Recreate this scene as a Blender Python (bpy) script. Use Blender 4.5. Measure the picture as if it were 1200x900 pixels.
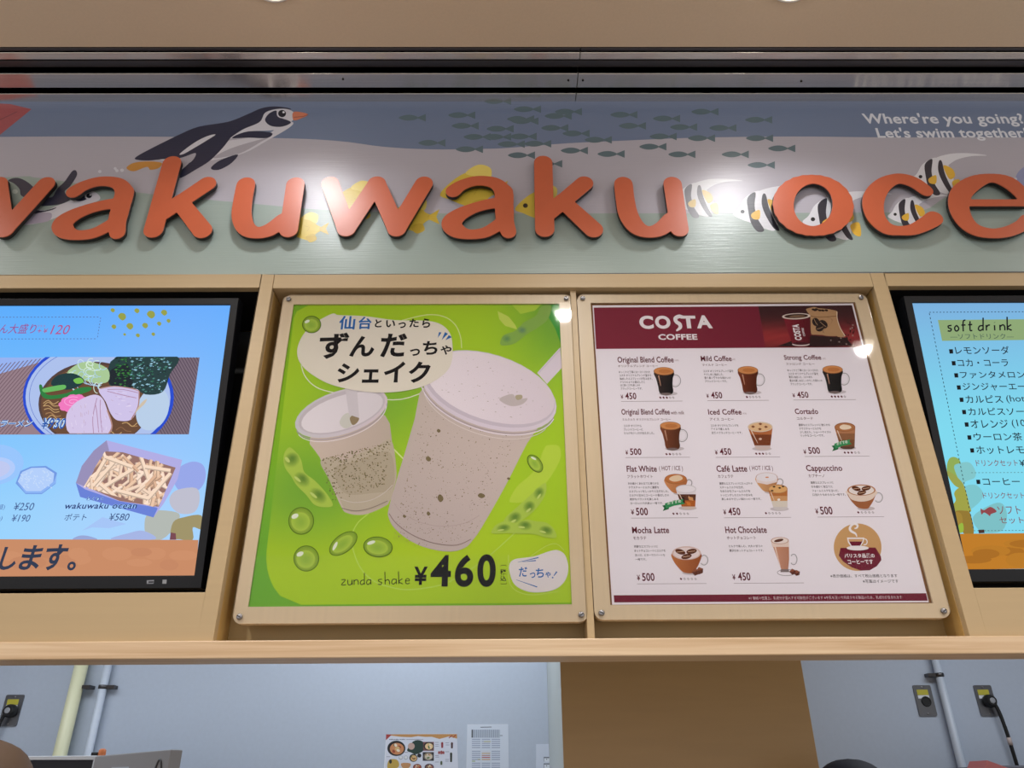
import bpy, bmesh, math, random
import numpy as np
from mathutils import Vector, Matrix
from mathutils.geometry import tessellate_polygon

random.seed(7)
SC = bpy.context.scene
COL = SC.collection
for o in list(bpy.data.objects):
    bpy.data.objects.remove(o)

# ------------------------------------------------------------------ camera
CAM_H = 1.6
F_PX, PITCH, YAW, ROLL = 900.0, math.radians(27.8), math.radians(-0.51), math.radians(-0.44)
_B = Matrix(((1, 0, 0), (0, 0, -1), (0, 1, 0)))
RC = Matrix.Rotation(YAW, 3, 'Z') @ Matrix.Rotation(PITCH, 3, 'X') @ _B @ Matrix.Rotation(ROLL, 3, 'Z')
CAM_P = Vector((0, 0, CAM_H))
cd = bpy.data.cameras.new('camera')
cam = bpy.data.objects.new('camera', cd)
COL.objects.link(cam)
cam.matrix_world = Matrix.Translation(CAM_P) @ RC.to_4x4()
cd.sensor_width = 36.0
cd.lens = 36.0 * F_PX / 1200.0
cd.clip_start = 0.02
SC.camera = cam

# ------------------------------------------------------------------ colour management, world, lights
SC.view_settings.view_transform = 'Standard'
SC.view_settings.look = 'None'
SC.view_settings.gamma = 1.0
SC.view_settings.use_curve_mapping = False
SC.view_settings.exposure = 0.0

def lin(c):
    return tuple(((v / 255.0) / 12.92 if v / 255.0 <= 0.04045 else (((v / 255.0) + 0.055) / 1.055) ** 2.4) for v in c[:3])

W = bpy.data.worlds.new('food_hall')
SC.world = W
W.use_nodes = True
W.node_tree.nodes['Background'].inputs[0].default_value = (0.98, 0.96, 0.97, 1)
W.node_tree.nodes['Background'].inputs[1].default_value = 0.98

CEIL = CAM_H + 1.697
# (x, y, spot power, full cone in degrees) of every recessed ceiling lamp of the hall
LAMP_ROW_NEAR_SIGN = [(-1.81, 1.161), (-0.555, 1.161), (0.692, 1.161), (1.94, 1.161)]
LAMP_ROW_HALL = [(-1.08, 0.40), (0.235, 0.45), (1.55, 0.17)]
P_SIGN, P_HALL = 13.0, 58.0

def spot(x, y, z, power, cone, blend, color, radius=0.045):
    l = bpy.data.lights.new('downlight', 'SPOT')
    l.energy = power
    l.spot_size = math.radians(cone)
    l.spot_blend = blend
    l.color = color
    l.shadow_soft_size = radius
    o = bpy.data.objects.new('downlight_beam', l)
    o.location = (x, y, z)
    COL.objects.link(o)
    return o

WARM = (1.0, 0.965, 0.92)
COOL = (0.88, 0.94, 1.0)
for x, y in LAMP_ROW_NEAR_SIGN:
    spot(x, y, CEIL - 0.022, P_SIGN, 136, 0.6, (0.96, 0.97, 1.0), 0.055)
for x, y in LAMP_ROW_HALL:
    spot(x, y, CEIL - 0.022, P_HALL, 140, 0.6, WARM, 0.032)
for x, y in ((-1.9, 2.6), (-0.35, 3.05), (2.0, 2.6)):                      # the kitchen's fluorescent ceiling lights; middle one added to brighten the back wall
    l = bpy.data.lights.new('kitchen_tube', 'AREA')
    l.shape = 'RECTANGLE'
    l.size, l.size_y = 1.2, 0.3
    l.energy = 12.5
    l.color = COOL
    o = bpy.data.objects.new('kitchen_tube', l)
    o.location = (x, y, 2.66)
    COL.objects.link(o)

# ------------------------------------------------------------------ pixel <-> place helpers
def ray(px, py):
    return RC @ Vector(((px - 600.0) / F_PX, (450.0 - py) / F_PX, -1.0))

def P(px, py, Y):
    d = ray(px, py)
    return CAM_P + d * (Y / d.y)

def PZ(px, py, Z):
    d = ray(px, py)
    return CAM_P + d * ((Z - CAM_H) / d.z)

# ------------------------------------------------------------------ materials
MATS = {}

def mat(name, rgb, rough=0.5, metal=0.0, spec=0.5, coat=0.0, coat_rough=0.1, noise=0.0, nscale=(40, 40, 40), bump=0.0, aniso=0.0):
    if name in MATS:
        return MATS[name]
    m = bpy.data.materials.new(name)
    m.use_nodes = True
    nt = m.node_tree
    b = nt.nodes['Principled BSDF']
    c = lin(rgb)
    b.inputs['Base Color'].default_value = (*c, 1)
    b.inputs['Roughness'].default_value = rough
    b.inputs['Metallic'].default_value = metal
    b.inputs['Specular IOR Level'].default_value = spec
    b.inputs['Coat Weight'].default_value = coat
    b.inputs['Coat Roughness'].default_value = coat_rough
    if aniso:                    # grain along x: reflections smear across it
        b.inputs['Anisotropic'].default_value = aniso
        tg = nt.nodes.new('ShaderNodeCombineXYZ')
        tg.inputs[1].default_value = 1.0
        nt.links.new(tg.outputs[0], b.inputs['Tangent'])
    if noise or bump:
        tc = nt.nodes.new('ShaderNodeTexCoord')
        mp = nt.nodes.new('ShaderNodeMapping')
        mp.inputs['Scale'].default_value = nscale
        n = nt.nodes.new('ShaderNodeTexNoise')
        n.inputs['Scale'].default_value = 1.0
        n.inputs['Detail'].default_value = 4.0
        nt.links.new(tc.outputs['Object'], mp.inputs[0])
        nt.links.new(mp.outputs[0], n.inputs[0])
        if noise:
            r = nt.nodes.new('ShaderNodeValToRGB')
            r.color_ramp.elements[0].position = 0.3
            r.color_ramp.elements[1].position = 0.7
            r.color_ramp.elements[0].color = (*[v * (1 - noise) for v in c], 1)
            r.color_ramp.elements[1].color = (*[min(1, v * (1 + noise)) for v in c], 1)
            nt.links.new(n.outputs[0], r.inputs[0])
            nt.links.new(r.outputs[0], b.inputs['Base Color'])
        if bump:
            bp = nt.nodes.new('ShaderNodeBump')
            bp.inputs['Strength'].default_value = bump
            bp.inputs['Distance'].default_value = 0.002
            nt.links.new(n.outputs[0], bp.inputs['Height'])
            nt.links.new(bp.outputs[0], b.inputs['Normal'])
    MATS[name] = m
    return m

def art_mat(name, rough=0.5, coat=0.0, coat_rough=0.2, spec=0.5, emit=0.0, bump=0.0, bscale=(6, 6, 200)):
    """printed surface: the colours of the print are stored on its vertices"""
    m = bpy.data.materials.new(name)
    m.use_nodes = True
    nt = m.node_tree
    b = nt.nodes['Principled BSDF']
    a = nt.nodes.new('ShaderNodeAttribute')
    a.attribute_name = 'print'
    b.inputs['Roughness'].default_value = rough
    b.inputs['Specular IOR Level'].default_value = spec
    b.inputs['Coat Weight'].default_value = coat
    b.inputs['Coat Roughness'].default_value = coat_rough
    if emit:
        b.inputs['Base Color'].default_value = (0.004, 0.004, 0.004, 1)
        nt.links.new(a.outputs['Color'], b.inputs['Emission Color'])
        b.inputs['Emission Strength'].default_value = emit
    else:
        nt.links.new(a.outputs['Color'], b.inputs['Base Color'])
    if bump:
        tc = nt.nodes.new('ShaderNodeTexCoord')
        mp = nt.nodes.new('ShaderNodeMapping')
        mp.inputs['Scale'].default_value = bscale
        n = nt.nodes.new('ShaderNodeTexNoise')
        n.inputs['Scale'].default_value = 1.0
        n.inputs['Detail'].default_value = 3.0
        bp = nt.nodes.new('ShaderNodeBump')
        bp.inputs['Strength'].default_value = bump
        bp.inputs['Distance'].default_value = 0.002
        nt.links.new(tc.outputs['Object'], mp.inputs[0])
        nt.links.new(mp.outputs[0], n.inputs[0])
        nt.links.new(n.outputs[0], bp.inputs['Height'])
        nt.links.new(bp.outputs[0], b.inputs['Normal'])
    return m

M_BEIGE = mat('beige_laminate', (184, 159, 120), 0.42, noise=0.02, nscale=(3, 3, 90))
M_BEIGE_SHADE = mat('beige_laminate_shaded', (166, 140, 92), 0.5, noise=0.02, nscale=(3, 3, 60))  # darker olive copy of the beige, the bay's shade put into the colour
M_BOARD = mat('beige_painted_metal', (216, 194, 162), 0.38, noise=0.03, nscale=(120, 120, 3))
M_CEIL = mat('ceiling_paint', (214, 190, 162), 0.6, noise=0.02, nscale=(150, 150, 150), bump=0.1)
M_STEEL = mat('brushed_steel', (232, 226, 218), 0.24, metal=1.0, noise=0.06, nscale=(2, 220, 220), aniso=0.9)
M_STEEL_D = mat('dark_steel', (92, 90, 92), 0.35, metal=1.0)
M_SCREW = mat('screw_steel', (150, 148, 150), 0.28, metal=1.0)
M_BLACK = mat('matt_black', (14, 14, 16), 0.6)
M_GAP = mat('slot_black', (10, 10, 12), 0.8)
M_BEZEL = mat('black_plastic', (17, 18, 22), 0.4, spec=0.3, noise=0.1, nscale=(300, 300, 300))
M_ORANGE = mat('orange_letter_face', (200, 97, 62), 0.4, coat=0.5, coat_rough=0.32, noise=0.03, nscale=(20, 20, 20))
M_LETTER_EDGE = mat('letter_edge_black', (16, 15, 15), 0.5)
M_WALL = mat('kitchen_paint', (180, 190, 206), 0.55, noise=0.02, nscale=(60, 60, 60), bump=0.06)
M_WALL_SIDE = mat('pillar_side_paint', (176, 182, 180), 0.55)
M_PILLAR = mat('pillar_laminate', (176, 140, 92), 0.4, noise=0.03, nscale=(4, 4, 30))
M_FLOOR = mat('floor_tile', (170, 160, 148), 0.35, noise=0.06, nscale=(6, 6, 6))
M_PVC = mat('yellowish_pipe', (220, 219, 184), 0.4)
M_WPIPE = mat('white_pipe', (194, 203, 217), 0.4)
M_PLATE = mat('steel_plate', (120, 122, 128), 0.35, metal=0.8)
M_RUBBER = mat('black_rubber', (18, 18, 20), 0.5)
M_YSTICK = mat('yellow_sticker', (190, 180, 60), 0.6)
M_WSTICK = mat('white_sticker', (225, 228, 235), 0.6)

def wood_mat():
    m = bpy.data.materials.new('pale_wood')
    m.use_nodes = True
    nt = m.node_tree
    b = nt.nodes['Principled BSDF']
    tc = nt.nodes.new('ShaderNodeTexCoord')
    mp = nt.nodes.new('ShaderNodeMapping')
    mp.inputs['Scale'].default_value = (2.2, 90, 90)
    n = nt.nodes.new('ShaderNodeTexNoise')
    n.inputs['Scale'].default_value = 1.0
    n.inputs['Detail'].default_value = 6.0
    n.inputs['Distortion'].default_value = 0.6
    r = nt.nodes.new('ShaderNodeValToRGB')
    e = r.color_ramp.elements
    e[0].position, e[0].color = 0.30, (*lin((196, 162, 122)), 1)
    e[1].position, e[1].color = 0.72, (*lin((226, 200, 164)), 1)
    x = e.new(0.52)
    x.color = (*lin((214, 184, 148)), 1)
    nt.links.new(tc.outputs['Object'], mp.inputs[0])
    nt.links.new(mp.outputs[0], n.inputs[0])
    nt.links.new(n.outputs[0], r.inputs[0])
    nt.links.new(r.outputs[0], b.inputs['Base Color'])
    b.inputs['Roughness'].default_value = 0.4
    return m
M_WOOD = wood_mat()

def acrylic_mat():
    m = bpy.data.materials.new('clear_acrylic')
    m.use_nodes = True
    nt = m.node_tree
    out = nt.nodes['Material Output']
    nt.nodes.remove(nt.nodes['Principled BSDF'])
    t = nt.nodes.new('ShaderNodeBsdfTransparent')
    t.inputs[0].default_value = (0.985, 0.985, 0.98, 1)
    g = nt.nodes.new('ShaderNodeBsdfGlossy')
    g.inputs['Roughness'].default_value = 0.035
    fr = nt.nodes.new('ShaderNodeFresnel')
    fr.inputs['IOR'].default_value = 1.2
    mx = nt.nodes.new('ShaderNodeMixShader')
    tc = nt.nodes.new('ShaderNodeTexCoord')
    n = nt.nodes.new('ShaderNodeTexNoise')
    n.inputs['Scale'].default_value = 5.0
    n.inputs['Detail'].default_value = 1.0
    bp = nt.nodes.new('ShaderNodeBump')
    bp.inputs['Strength'].default_value = 0.12
    bp.inputs['Distance'].default_value = 0.004
    nt.links.new(tc.outputs['Object'], n.inputs[0])
    nt.links.new(n.outputs[0], bp.inputs['Height'])
    nt.links.new(bp.outputs[0], g.inputs['Normal'])
    nt.links.new(fr.outputs[0], mx.inputs[0])
    nt.links.new(t.outputs[0], mx.inputs[1])
    nt.links.new(g.outputs[0], mx.inputs[2])
    nt.links.new(mx.outputs[0], out.inputs[0])
    return m
M_ACRYLIC = acrylic_mat()

def glow_mat(name, rgb, strength):
    m = bpy.data.materials.new(name)
    m.use_nodes = True
    b = m.node_tree.nodes['Principled BSDF']
    b.inputs['Base Color'].default_value = (0.8, 0.8, 0.8, 1)
    b.inputs['Emission Color'].default_value = (*lin(rgb), 1)
    b.inputs['Emission Strength'].default_value = strength
    return m
M_LENS = glow_mat('lamp_lens', (255, 246, 232), 14.0)

# ------------------------------------------------------------------ object helpers
def wmat(o):
    m = o.matrix_basis.copy()
    while o.parent:
        o = o.parent
        m = o.matrix_basis @ m
    return m

def thing(name, label, cat, loc, tilt=0.0, group=None):
    o = bpy.data.objects.new(name, None)
    o.empty_display_size = 0.05
    COL.objects.link(o)
    o.location = loc
    o.rotation_euler = (tilt, 0, 0)
    o.matrix_basis = Matrix.Translation(loc) @ Matrix.Rotation(tilt, 4, 'X')
    o['label'] = label
    o['category'] = cat
    if group:
        o['group'] = group
    return o

class MB:
    """collects shapes in world coordinates, links them as ONE mesh object"""
    def __init__(self):
        self.v, self.f, self.m, self.s = [], [], [], []

    def add(self, vs, fs, mi=0, smooth=False):
        n = len(self.v)
        self.v += [Vector(p) for p in vs]
        for f in fs:
            self.f.append([i + n for i in f])
            self.m.append(mi)
            self.s.append(smooth)
        return self

    def box(self, x0, x1, y0, y1, z0, z1, mi=0):
        vs = [(x0, y0, z0), (x1, y0, z0), (x1, y1, z0), (x0, y1, z0), (x0, y0, z1), (x1, y0, z1), (x1, y1, z1), (x0, y1, z1)]
        return self.add(vs, [(0, 3, 2, 1), (4, 5, 6, 7), (0, 1, 5, 4), (1, 2, 6, 5), (2, 3, 7, 6), (3, 0, 4, 7)], mi)

    def tube(self, pts, r, n=12, mi=0, caps=True):
        pts = [Vector(p) for p in pts]
        rs = r if isinstance(r, (list, tuple)) else [r] * len(pts)
        rings = []
        up = None
        for i, p in enumerate(pts):
            t = (pts[min(i + 1, len(pts) - 1)] - pts[max(i - 1, 0)]).normalized()
            if up is None:
                up = Vector((0, 0, 1)) if abs(t.z) < 0.9 else Vector((1, 0, 0))
            a = (up - t * up.dot(t)).normalized()
            up = a
            b = t.cross(a)
            rings.append([p + (a * math.cos(2 * math.pi * k / n) + b * math.sin(2 * math.pi * k / n)) * rs[i] for k in range(n)])
        vs = [q for ring in rings for q in ring]
        fs = []
        for i in range(len(pts) - 1):
            for k in range(n):
                fs.append((i * n + k, i * n + (k + 1) % n, (i + 1) * n + (k + 1) % n, (i + 1) * n + k))
        self.add(vs, fs, mi, True)
        if caps:
            self.add(rings[0], [tuple(reversed(range(n)))], mi)
            self.add(rings[-1], [tuple(range(n))], mi)
        return self

    def lathe(self, c, prof, n=32, mi=0, axis='Z'):
        """prof: (radius, height) pairs about the axis through c"""
        c = Vector(c)
        vs = []
        for r, h in prof:
            for k in range(n):
                a = 2 * math.pi * k / n
                if axis == 'Z':
                    vs.append(c + Vector((r * math.cos(a), r * math.sin(a), h)))
                else:
                    vs.append(c + Vector((r * math.cos(a), -h, r * math.sin(a))))
        fs = []
        for i in range(len(prof) - 1):
            for k in range(n):
                fs.append((i * n + k, i * n + (k + 1) % n, (i + 1) * n + (k + 1) % n, (i + 1) * n + k))
        self.add(vs, fs, mi, True)
        self.add(vs[:n], [tuple(reversed(range(n)))], mi)
        self.add(vs[-n:], [tuple(range(n))], mi)
        return self

    def slab(self, loops, y0, y1, mi=0, fr=None):
        """loops of (x, z): outer first, then holes; filled and given depth from y0 (front) to y1.
        fr maps (x, y, z) to the world"""
        fr = fr or (lambda x, y, z: Vector((x, y, z)))
        flat = [p for L in loops for p in L]
        tri = tessellate_polygon([[Vector((p[0], p[1], 0)) for p in L] for L in loops])
        self.add([fr(p[0], y0, p[1]) for p in flat], [tuple(t) for t in tri], mi)
        self.add([fr(p[0], y1, p[1]) for p in flat], [tuple(reversed(t)) for t in tri], mi)
        for L in loops:
            n = len(L)
            vs = [fr(p[0], y0, p[1]) for p in L] + [fr(p[0], y1, p[1]) for p in L]
            self.add(vs, [(k, (k + 1) % n, n + (k + 1) % n, n + k) for k in range(n)], mi)
        return self

    def build(self, name, mats, parent=None, bevel=0.0, kind=None, label=None, cat=None, group=None):
        if not isinstance(mats, (list, tuple)):
            mats = [mats]
        me = bpy.data.meshes.new(name)
        if parent is None:
            c = sum(self.v, Vector()) / len(self.v)
            c.z = min(p.z for p in self.v)
            inv = Matrix.Translation(-c)
        else:
            inv = wmat(parent).inverted()
        me.from_pydata([inv @ p for p in self.v], [], self.f)
        for m in mats:
            me.materials.append(m)
        me.polygons.foreach_set('material_index', self.m)
        me.polygons.foreach_set('use_smooth', self.s)
        bm = bmesh.new()
        bm.from_mesh(me)
        bmesh.ops.remove_doubles(bm, verts=bm.verts, dist=1e-6)
        bmesh.ops.recalc_face_normals(bm, faces=bm.faces)
        bm.to_mesh(me)
        bm.free()
        o = bpy.data.objects.new(name, me)
        COL.objects.link(o)
        if parent is None:
            o.location = c
            o.matrix_basis = Matrix.Translation(c)
        else:
            o.parent = parent
        if bevel:
            b = o.modifiers.new('soft_edges', 'BEVEL')
            b.width = bevel
            b.segments = 2
            b.limit_method = 'ANGLE'
        if kind:
            o['kind'] = kind
        if label:
            o['label'] = label
        if cat:
            o['category'] = cat
        if group:
            o['group'] = group
        return o

# ------------------------------------------------------------------ flat printed art
def smooth(pts, closed=True, n=5):
    out = []
    N = len(pts)
    rng = range(N) if closed else range(N - 1)
    for i in rng:
        if closed:
            p0, p1, p2, p3 = (pts[(i + k) % N] for k in (-1, 0, 1, 2))
        else:
            p0, p1, p2, p3 = pts[max(i - 1, 0)], pts[i], pts[i + 1], pts[min(i + 2, N - 1)]
        for k in range(n):
            t = k / n
            out.append(tuple(0.5 * (2 * p1[j] + (p2[j] - p0[j]) * t + (2 * p0[j] - 5 * p1[j] + 4 * p2[j] - p3[j]) * t * t
                                    + (3 * p1[j] - p0[j] - 3 * p2[j] + p3[j]) * t ** 3) for j in range(len(p1))))
    if not closed:
        out.append(tuple(pts[-1]))
    return out

def ell(cx, cy, rx, ry, rot=0.0, n=28, a0=0.0, a1=360.0):
    c, s = math.cos(math.radians(rot)), math.sin(math.radians(rot))
    full = abs(a1 - a0) >= 360
    out = []
    for k in range(n if full else n + 1):
        a = math.radians(a0 + (a1 - a0) * k / n)
        x, y = rx * math.cos(a), ry * math.sin(a)
        out.append((cx + x * c - y * s, cy + x * s + y * c))
    return out

def clip_poly(poly, quad):
    """poly cut to a convex quad (both in pixels)"""
    area = sum(quad[i][0] * quad[(i + 1) % 4][1] - quad[(i + 1) % 4][0] * quad[i][1] for i in range(4))
    q = quad if area > 0 else quad[::-1]
    for i in range(4):
        a, b = q[i], q[(i + 1) % 4]
        side = lambda p: (b[0] - a[0]) * (p[1] - a[1]) - (b[1] - a[1]) * (p[0] - a[0])
        out = []
        for k in range(len(poly)):
            p, r = poly[k], poly[(k + 1) % len(poly)]
            sp, sr = side(p), side(r)
            if sp >= 0:
                out.append(p)
            if sp * sr < 0:
                t = sp / (sp - sr)
                out.append((p[0] + (r[0] - p[0]) * t, p[1] + (r[1] - p[1]) * t))
        poly = out
        if not poly:
            return []
    return poly

_fc = bpy.data.curves.new('lettering', 'FONT')
_fo = bpy.data.objects.new('lettering', _fc)
COL.objects.link(_fo)

def glyphs(s, bold=0.0, res=3, space=None):
    _fc.body = s
    _fc.offset = bold
    _fc.space_character = space or 1.0 + 1.5 * bold
    _fc.resolution_u = res
    bpy.context.view_layer.update()
    dg = bpy.context.evaluated_depsgraph_get()
    me = bpy.data.meshes.new_from_object(_fo.evaluated_get(dg))
    v = [(p.co.x, p.co.y) for p in me.vertices]
    f = [tuple(p.vertices) for p in me.polygons]
    bpy.data.meshes.remove(me)
    return v, f

class Canvas:
    DZ = 0.00006

    def __init__(self, origin, tilt=0.0):
        self.O = Vector(origin)
        self.t = tilt
        self.M = Matrix.Translation(self.O) @ Matrix.Rotation(tilt, 4, 'X')
        self.n = Vector((0, -math.cos(tilt), -math.sin(tilt)))
        self.vx = Vector((0, -math.sin(tilt), math.cos(tilt)))
        self.V, self.F, self.C, self.boxes = [], [], [], []

    def uv(self, px, py):
        d = ray(px, py)
        k = (self.O - CAM_P).dot(self.n) / d.dot(self.n)
        q = CAM_P + d * k - self.O
        return (q.x, q.dot(self.vx))

    def world(self, u, v, out=0.0):
        return self.M @ Vector((u, -out, v))

    def level(self, us, vs):
        b = (min(us), max(us), min(vs), max(vs))
        l = 0
        for (x0, x1, y0, y1, k) in self.boxes:
            if k >= l and b[0] < x1 and b[1] > x0 and b[2] < y1 and b[3] > y0:
                l = k + 1
        self.boxes.append((*b, l))
        return l

    def emit(self, uvs, faces, colors):
        l = self.level([p[0] for p in uvs], [p[1] for p in uvs])
        n = len(self.V)
        self.V += [(p[0], -l * self.DZ, p[1]) for p in uvs]
        self.F += [tuple(i + n for i in f) for f in faces]
        self.C += colors

    def poly(self, pts, col, clip=None):
        """col: a colour, or a function of the pixel (linear functions come out exact)"""
        if clip:
            pts = clip_poly(pts, clip)
        if len(pts) < 3:
            return
        uvs = [self.uv(*p) for p in pts]
        tri = tessellate_polygon([[Vector((u, v, 0)) for u, v in uvs]])
        cols = [lin(col(*p)) if callable(col) else lin(col) for p in pts]
        self.emit(uvs, [tuple(t) for t in tri], cols)

    def blob(self, pts, col, n=5, clip=None):
        self.poly(smooth(pts, True, n), col, clip)

    def oval(self, cx, cy, rx, ry, col, rot=0, n=28, clip=None):
        self.poly(ell(cx, cy, rx, ry, rot, n), col, clip)

    def shade(self, cx, cy, rx, ry, c_in, c_out, rot=0, off=(0, 0), n=24, rings=5):
        """a printed ball: colour runs from c_in at an off-centre point to c_out at the rim"""
        pts, cols, faces = [(cx + off[0], cy + off[1])], [lin(c_in)], []
        for k in range(1, rings + 1):
            t = k / rings
            for p in ell(cx + off[0] * (1 - t), cy + off[1] * (1 - t), rx * t, ry * t, rot, n):
                pts.append(p)
                cols.append(lin(tuple(c_in[j] + (c_out[j] - c_in[j]) * t ** 1.3 for j in range(3))))
        for k in range(n):
            faces.append((0, 1 + k, 1 + (k + 1) % n))
        for r in range(rings - 1):
            for k in range(n):
                a, b = 1 + r * n + k, 1 + r * n + (k + 1) % n
                faces.append((a, a + n, b + n, b))
        self.emit([self.uv(*p) for p in pts], faces, cols)

    def grid(self, quad, nx, ny, col):
        """quad of pixels TL TR BR BL, straight in the plane, coloured by col(s, t)"""
        q = [Vector(self.uv(*p)) for p in quad]
        uvs, cols, faces = [], [], []
        for j in range(ny + 1):
            for i in range(nx + 1):
                s, t = i / nx, j / ny
                uvs.append(tuple(q[0] * (1 - s) * (1 - t) + q[1] * s * (1 - t) + q[2] * s * t + q[3] * (1 - s) * t))
                cols.append(lin(col(s, t)))
        for j in range(ny):
            for i in range(nx):
                a = j * (nx + 1) + i
                faces.append((a, a + nx + 1, a + nx + 2, a + 1))
        self.emit(uvs, faces, cols)

    def line(self, pts, w, col, closed=False, sm=0, clip=None):
        """a printed stroke w pixels wide; w may be a list"""
        if sm:
            pts = smooth(pts, closed, sm)
        n = len(pts)
        ws = w if isinstance(w, (list, tuple)) else [w]
        L, R = [], []
        for i, p in enumerate(pts):
            a = pts[(i - 1) % n] if (closed or i > 0) else p
            b = pts[(i + 1) % n] if (closed or i < n - 1) else p
            dx, dy = b[0] - a[0], b[1] - a[1]
            d = math.hypot(dx, dy) or 1
            t = i / max(n - 1, 1) * (len(ws) - 1)
            k = min(int(t), len(ws) - 1)
            hw = 0.5 * (ws[k] + (ws[min(k + 1, len(ws) - 1)] - ws[k]) * (t - k))
            L.append((p[0] - dy / d * hw, p[1] + dx / d * hw))
            R.append((p[0] + dy / d * hw, p[1] - dx / d * hw))
        if clip:
            for i in range(n if closed else n - 1):
                j = (i + 1) % n
                self.poly([L[i], L[j], R[j], R[i]], col, clip)
            return
        uvs = [self.uv(*p) for p in L + R]
        fs = [(i, (i + 1) % n, n + (i + 1) % n, n + i) for i in range(n if closed else n - 1)]
        self.emit(uvs, fs, [lin(col)] * len(uvs))

    def dashes(self, a, b, n, w, col, fill=0.5):
        for k in range(n):
            s, e = k / n, (k + fill) / n
            self.line([(a[0] + (b[0] - a[0]) * s, a[1] + (b[1] - a[1]) * s), (a[0] + (b[0] - a[0]) * e, a[1] + (b[1] - a[1]) * e)], w, col)

    def text(self, s, x0, y0, x1, y1, col, bold=0.0, shear=0.0, res=3, slope=0.0, quarter=False, space=None):
        """lettering fitted to a box: left, top, right, bottom of its ink in pixels"""
        v, f = glyphs(s, bold, res, space)
        if not f:
            return
        if quarter:
            v = [(-p[1], p[0]) for p in v]
        v = [(p[0] + shear * p[1], p[1]) for p in v]
        ax, bx = min(p[0] for p in v), max(p[0] for p in v)
        ay, by = min(p[1] for p in v), max(p[1] for p in v)
        u0, w0 = self.uv(x0, y1)
        u1 = self.uv(x1, y1)[0]
        w1 = self.uv((x0 + x1) / 2, y0)[1]
        w0 = self.uv((x0 + x1) / 2, y1)[1]
        kx, ky = (u1 - u0) / max(bx - ax, 1e-6), (w1 - w0) / max(by - ay, 1e-6)
        uvs = [(u0 + (p[0] - ax) * kx, w0 + (p[1] - ay) * ky + slope * (p[0] - ax) * kx) for p in v]
        self.emit(uvs, f, [lin(col)] * len(uvs))

    def build(self, name, material, parent):
        me = bpy.data.meshes.new(name)
        inv = wmat(parent).inverted() @ self.M
        me.from_pydata([inv @ Vector(p) for p in self.V], [], self.F)
        at = me.color_attributes.new('print', 'FLOAT_COLOR', 'POINT')
        flat = []
        for c in self.C:
            flat += [c[0], c[1], c[2], 1.0]
        at.data.foreach_set('color', flat)
        me.materials.append(material)
        # every face looks out of the plane
        bm = bmesh.new()
        bm.from_mesh(me)
        nn = (inv.to_3x3() @ Vector((0, -1, 0))).normalized()
        bm.normal_update()
        for fc in bm.faces:
            if fc.normal.dot(nn) < 0:
                fc.normal_flip()
        bm.to_mesh(me)
        bm.free()
        o = bpy.data.objects.new(name, me)
        COL.objects.link(o)
        o.parent = parent
        return o

# ------------------------------------------------------------------ the setting
YW = 1.70                        # header wall behind everything
YF, YB = 1.50, 1.577            # front of the counter header, back of its poster bay
YS = 1.525                      # the painted sign board
YK, YPIL = 3.60, 2.70           # kitchen wall, front of the pillar
XL, XR = -3.4, 3.5
Z_TOP = P(600, 321, YF).z       # top of the beige header
Z_STRIP = P(600, 337, YF).z
Z_BEAM1 = P(600, 748.5, 1.487).z
Z_BEAM0 = P(600, 769.5, 1.487).z
xL0, xL1 = P(304, 337, YF).x, P(321.5, 322, YF).x   # left screen box: opening edge, outer edge
xR0, xR1 = P(1040, 335, YF).x, P(1020, 321, YF).x
Z_OPEN0 = P(237, 694, YF).z
Z_OPEN1 = P(300, 337, YF).z

def struct(name, mb, mats, bevel=0.0, label=None):
    return mb.build(name, mats, None, bevel, 'structure', label)

struct('floor', MB().box(-5, 5, -4, 4.2, -0.08, 0.0), M_FLOOR)
Y_SLOT = PZ(600, 55, CEIL).y
struct('ceiling', MB().box(-5, 5, -3.2, Y_SLOT, CEIL, CEIL + 0.08), M_CEIL)
struct('ceiling_kitchen', MB().box(XL, XR, YW + 0.04, YK, 2.72, 2.80), M_WALL)
struct('wall_back', MB().box(XL - 0.1, XR + 0.1, YK, YK + 0.1, 0.0, 2.9), M_WALL)
struct('wall_left', MB().box(XL - 0.1, XL, YW + 0.04, YK, 0.0, 2.9), M_WALL)
struct('wall_right', MB().box(XR, XR + 0.1, YW + 0.04, YK, 0.0, 2.9), M_WALL)
# the wall over the header, behind the sign
struct('wall_front', MB().box(XL - 0.1, XR + 0.1, YW, YW + 0.06, Z_BEAM1 + 0.001, CEIL + 0.25), M_BEIGE_SHADE)

# pillar standing in the kitchen: brown front, painted left side
px0, px1 = P(657, 800, YPIL).x, P(943, 800, YPIL).x
pm = MB().box(px0, px1, YPIL, YK, 0.0, 2.72)
pm.m = [1, 1, 0, 0, 1, 1]
pm.m[5] = 1
struct('wall_pillar', pm, [M_PILLAR, M_WALL_SIDE], 0.002)

# rolling shutter slots in the ceiling: steel rails running along the sign
JOINT = PZ(677, 90, CEIL).x
def ypx(y):
    return PZ(600, y, CEIL).y
def rail(idx, ya, yb, drop, rise=0.05, m=M_STEEL, split=True):
    y0, y1 = ypx(ya), ypx(yb)
    mb = MB()
    if split:
        mb.box(XL, JOINT - 0.0006, y0, y1, CEIL - drop, CEIL + rise)
        mb.box(JOINT + 0.0006, XR, y0, y1, CEIL - drop, CEIL + rise)
    else:
        mb.box(XL, XR, y0, y1, CEIL - drop, CEIL + rise)
    return struct('trim_%d' % idx, mb, m, 0.0015)
rail(1, 56.0, 59.5, 0.001, m=M_STEEL_D)
rail(2, 60.5, 68.5, 0.004)
rail(3, 74.5, 82.5, -0.012, m=M_STEEL_D, split=False)
rail(4, 85.0, 101.5, 0.004)
rail(5, 108.5, 120.0, 0.004)
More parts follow.
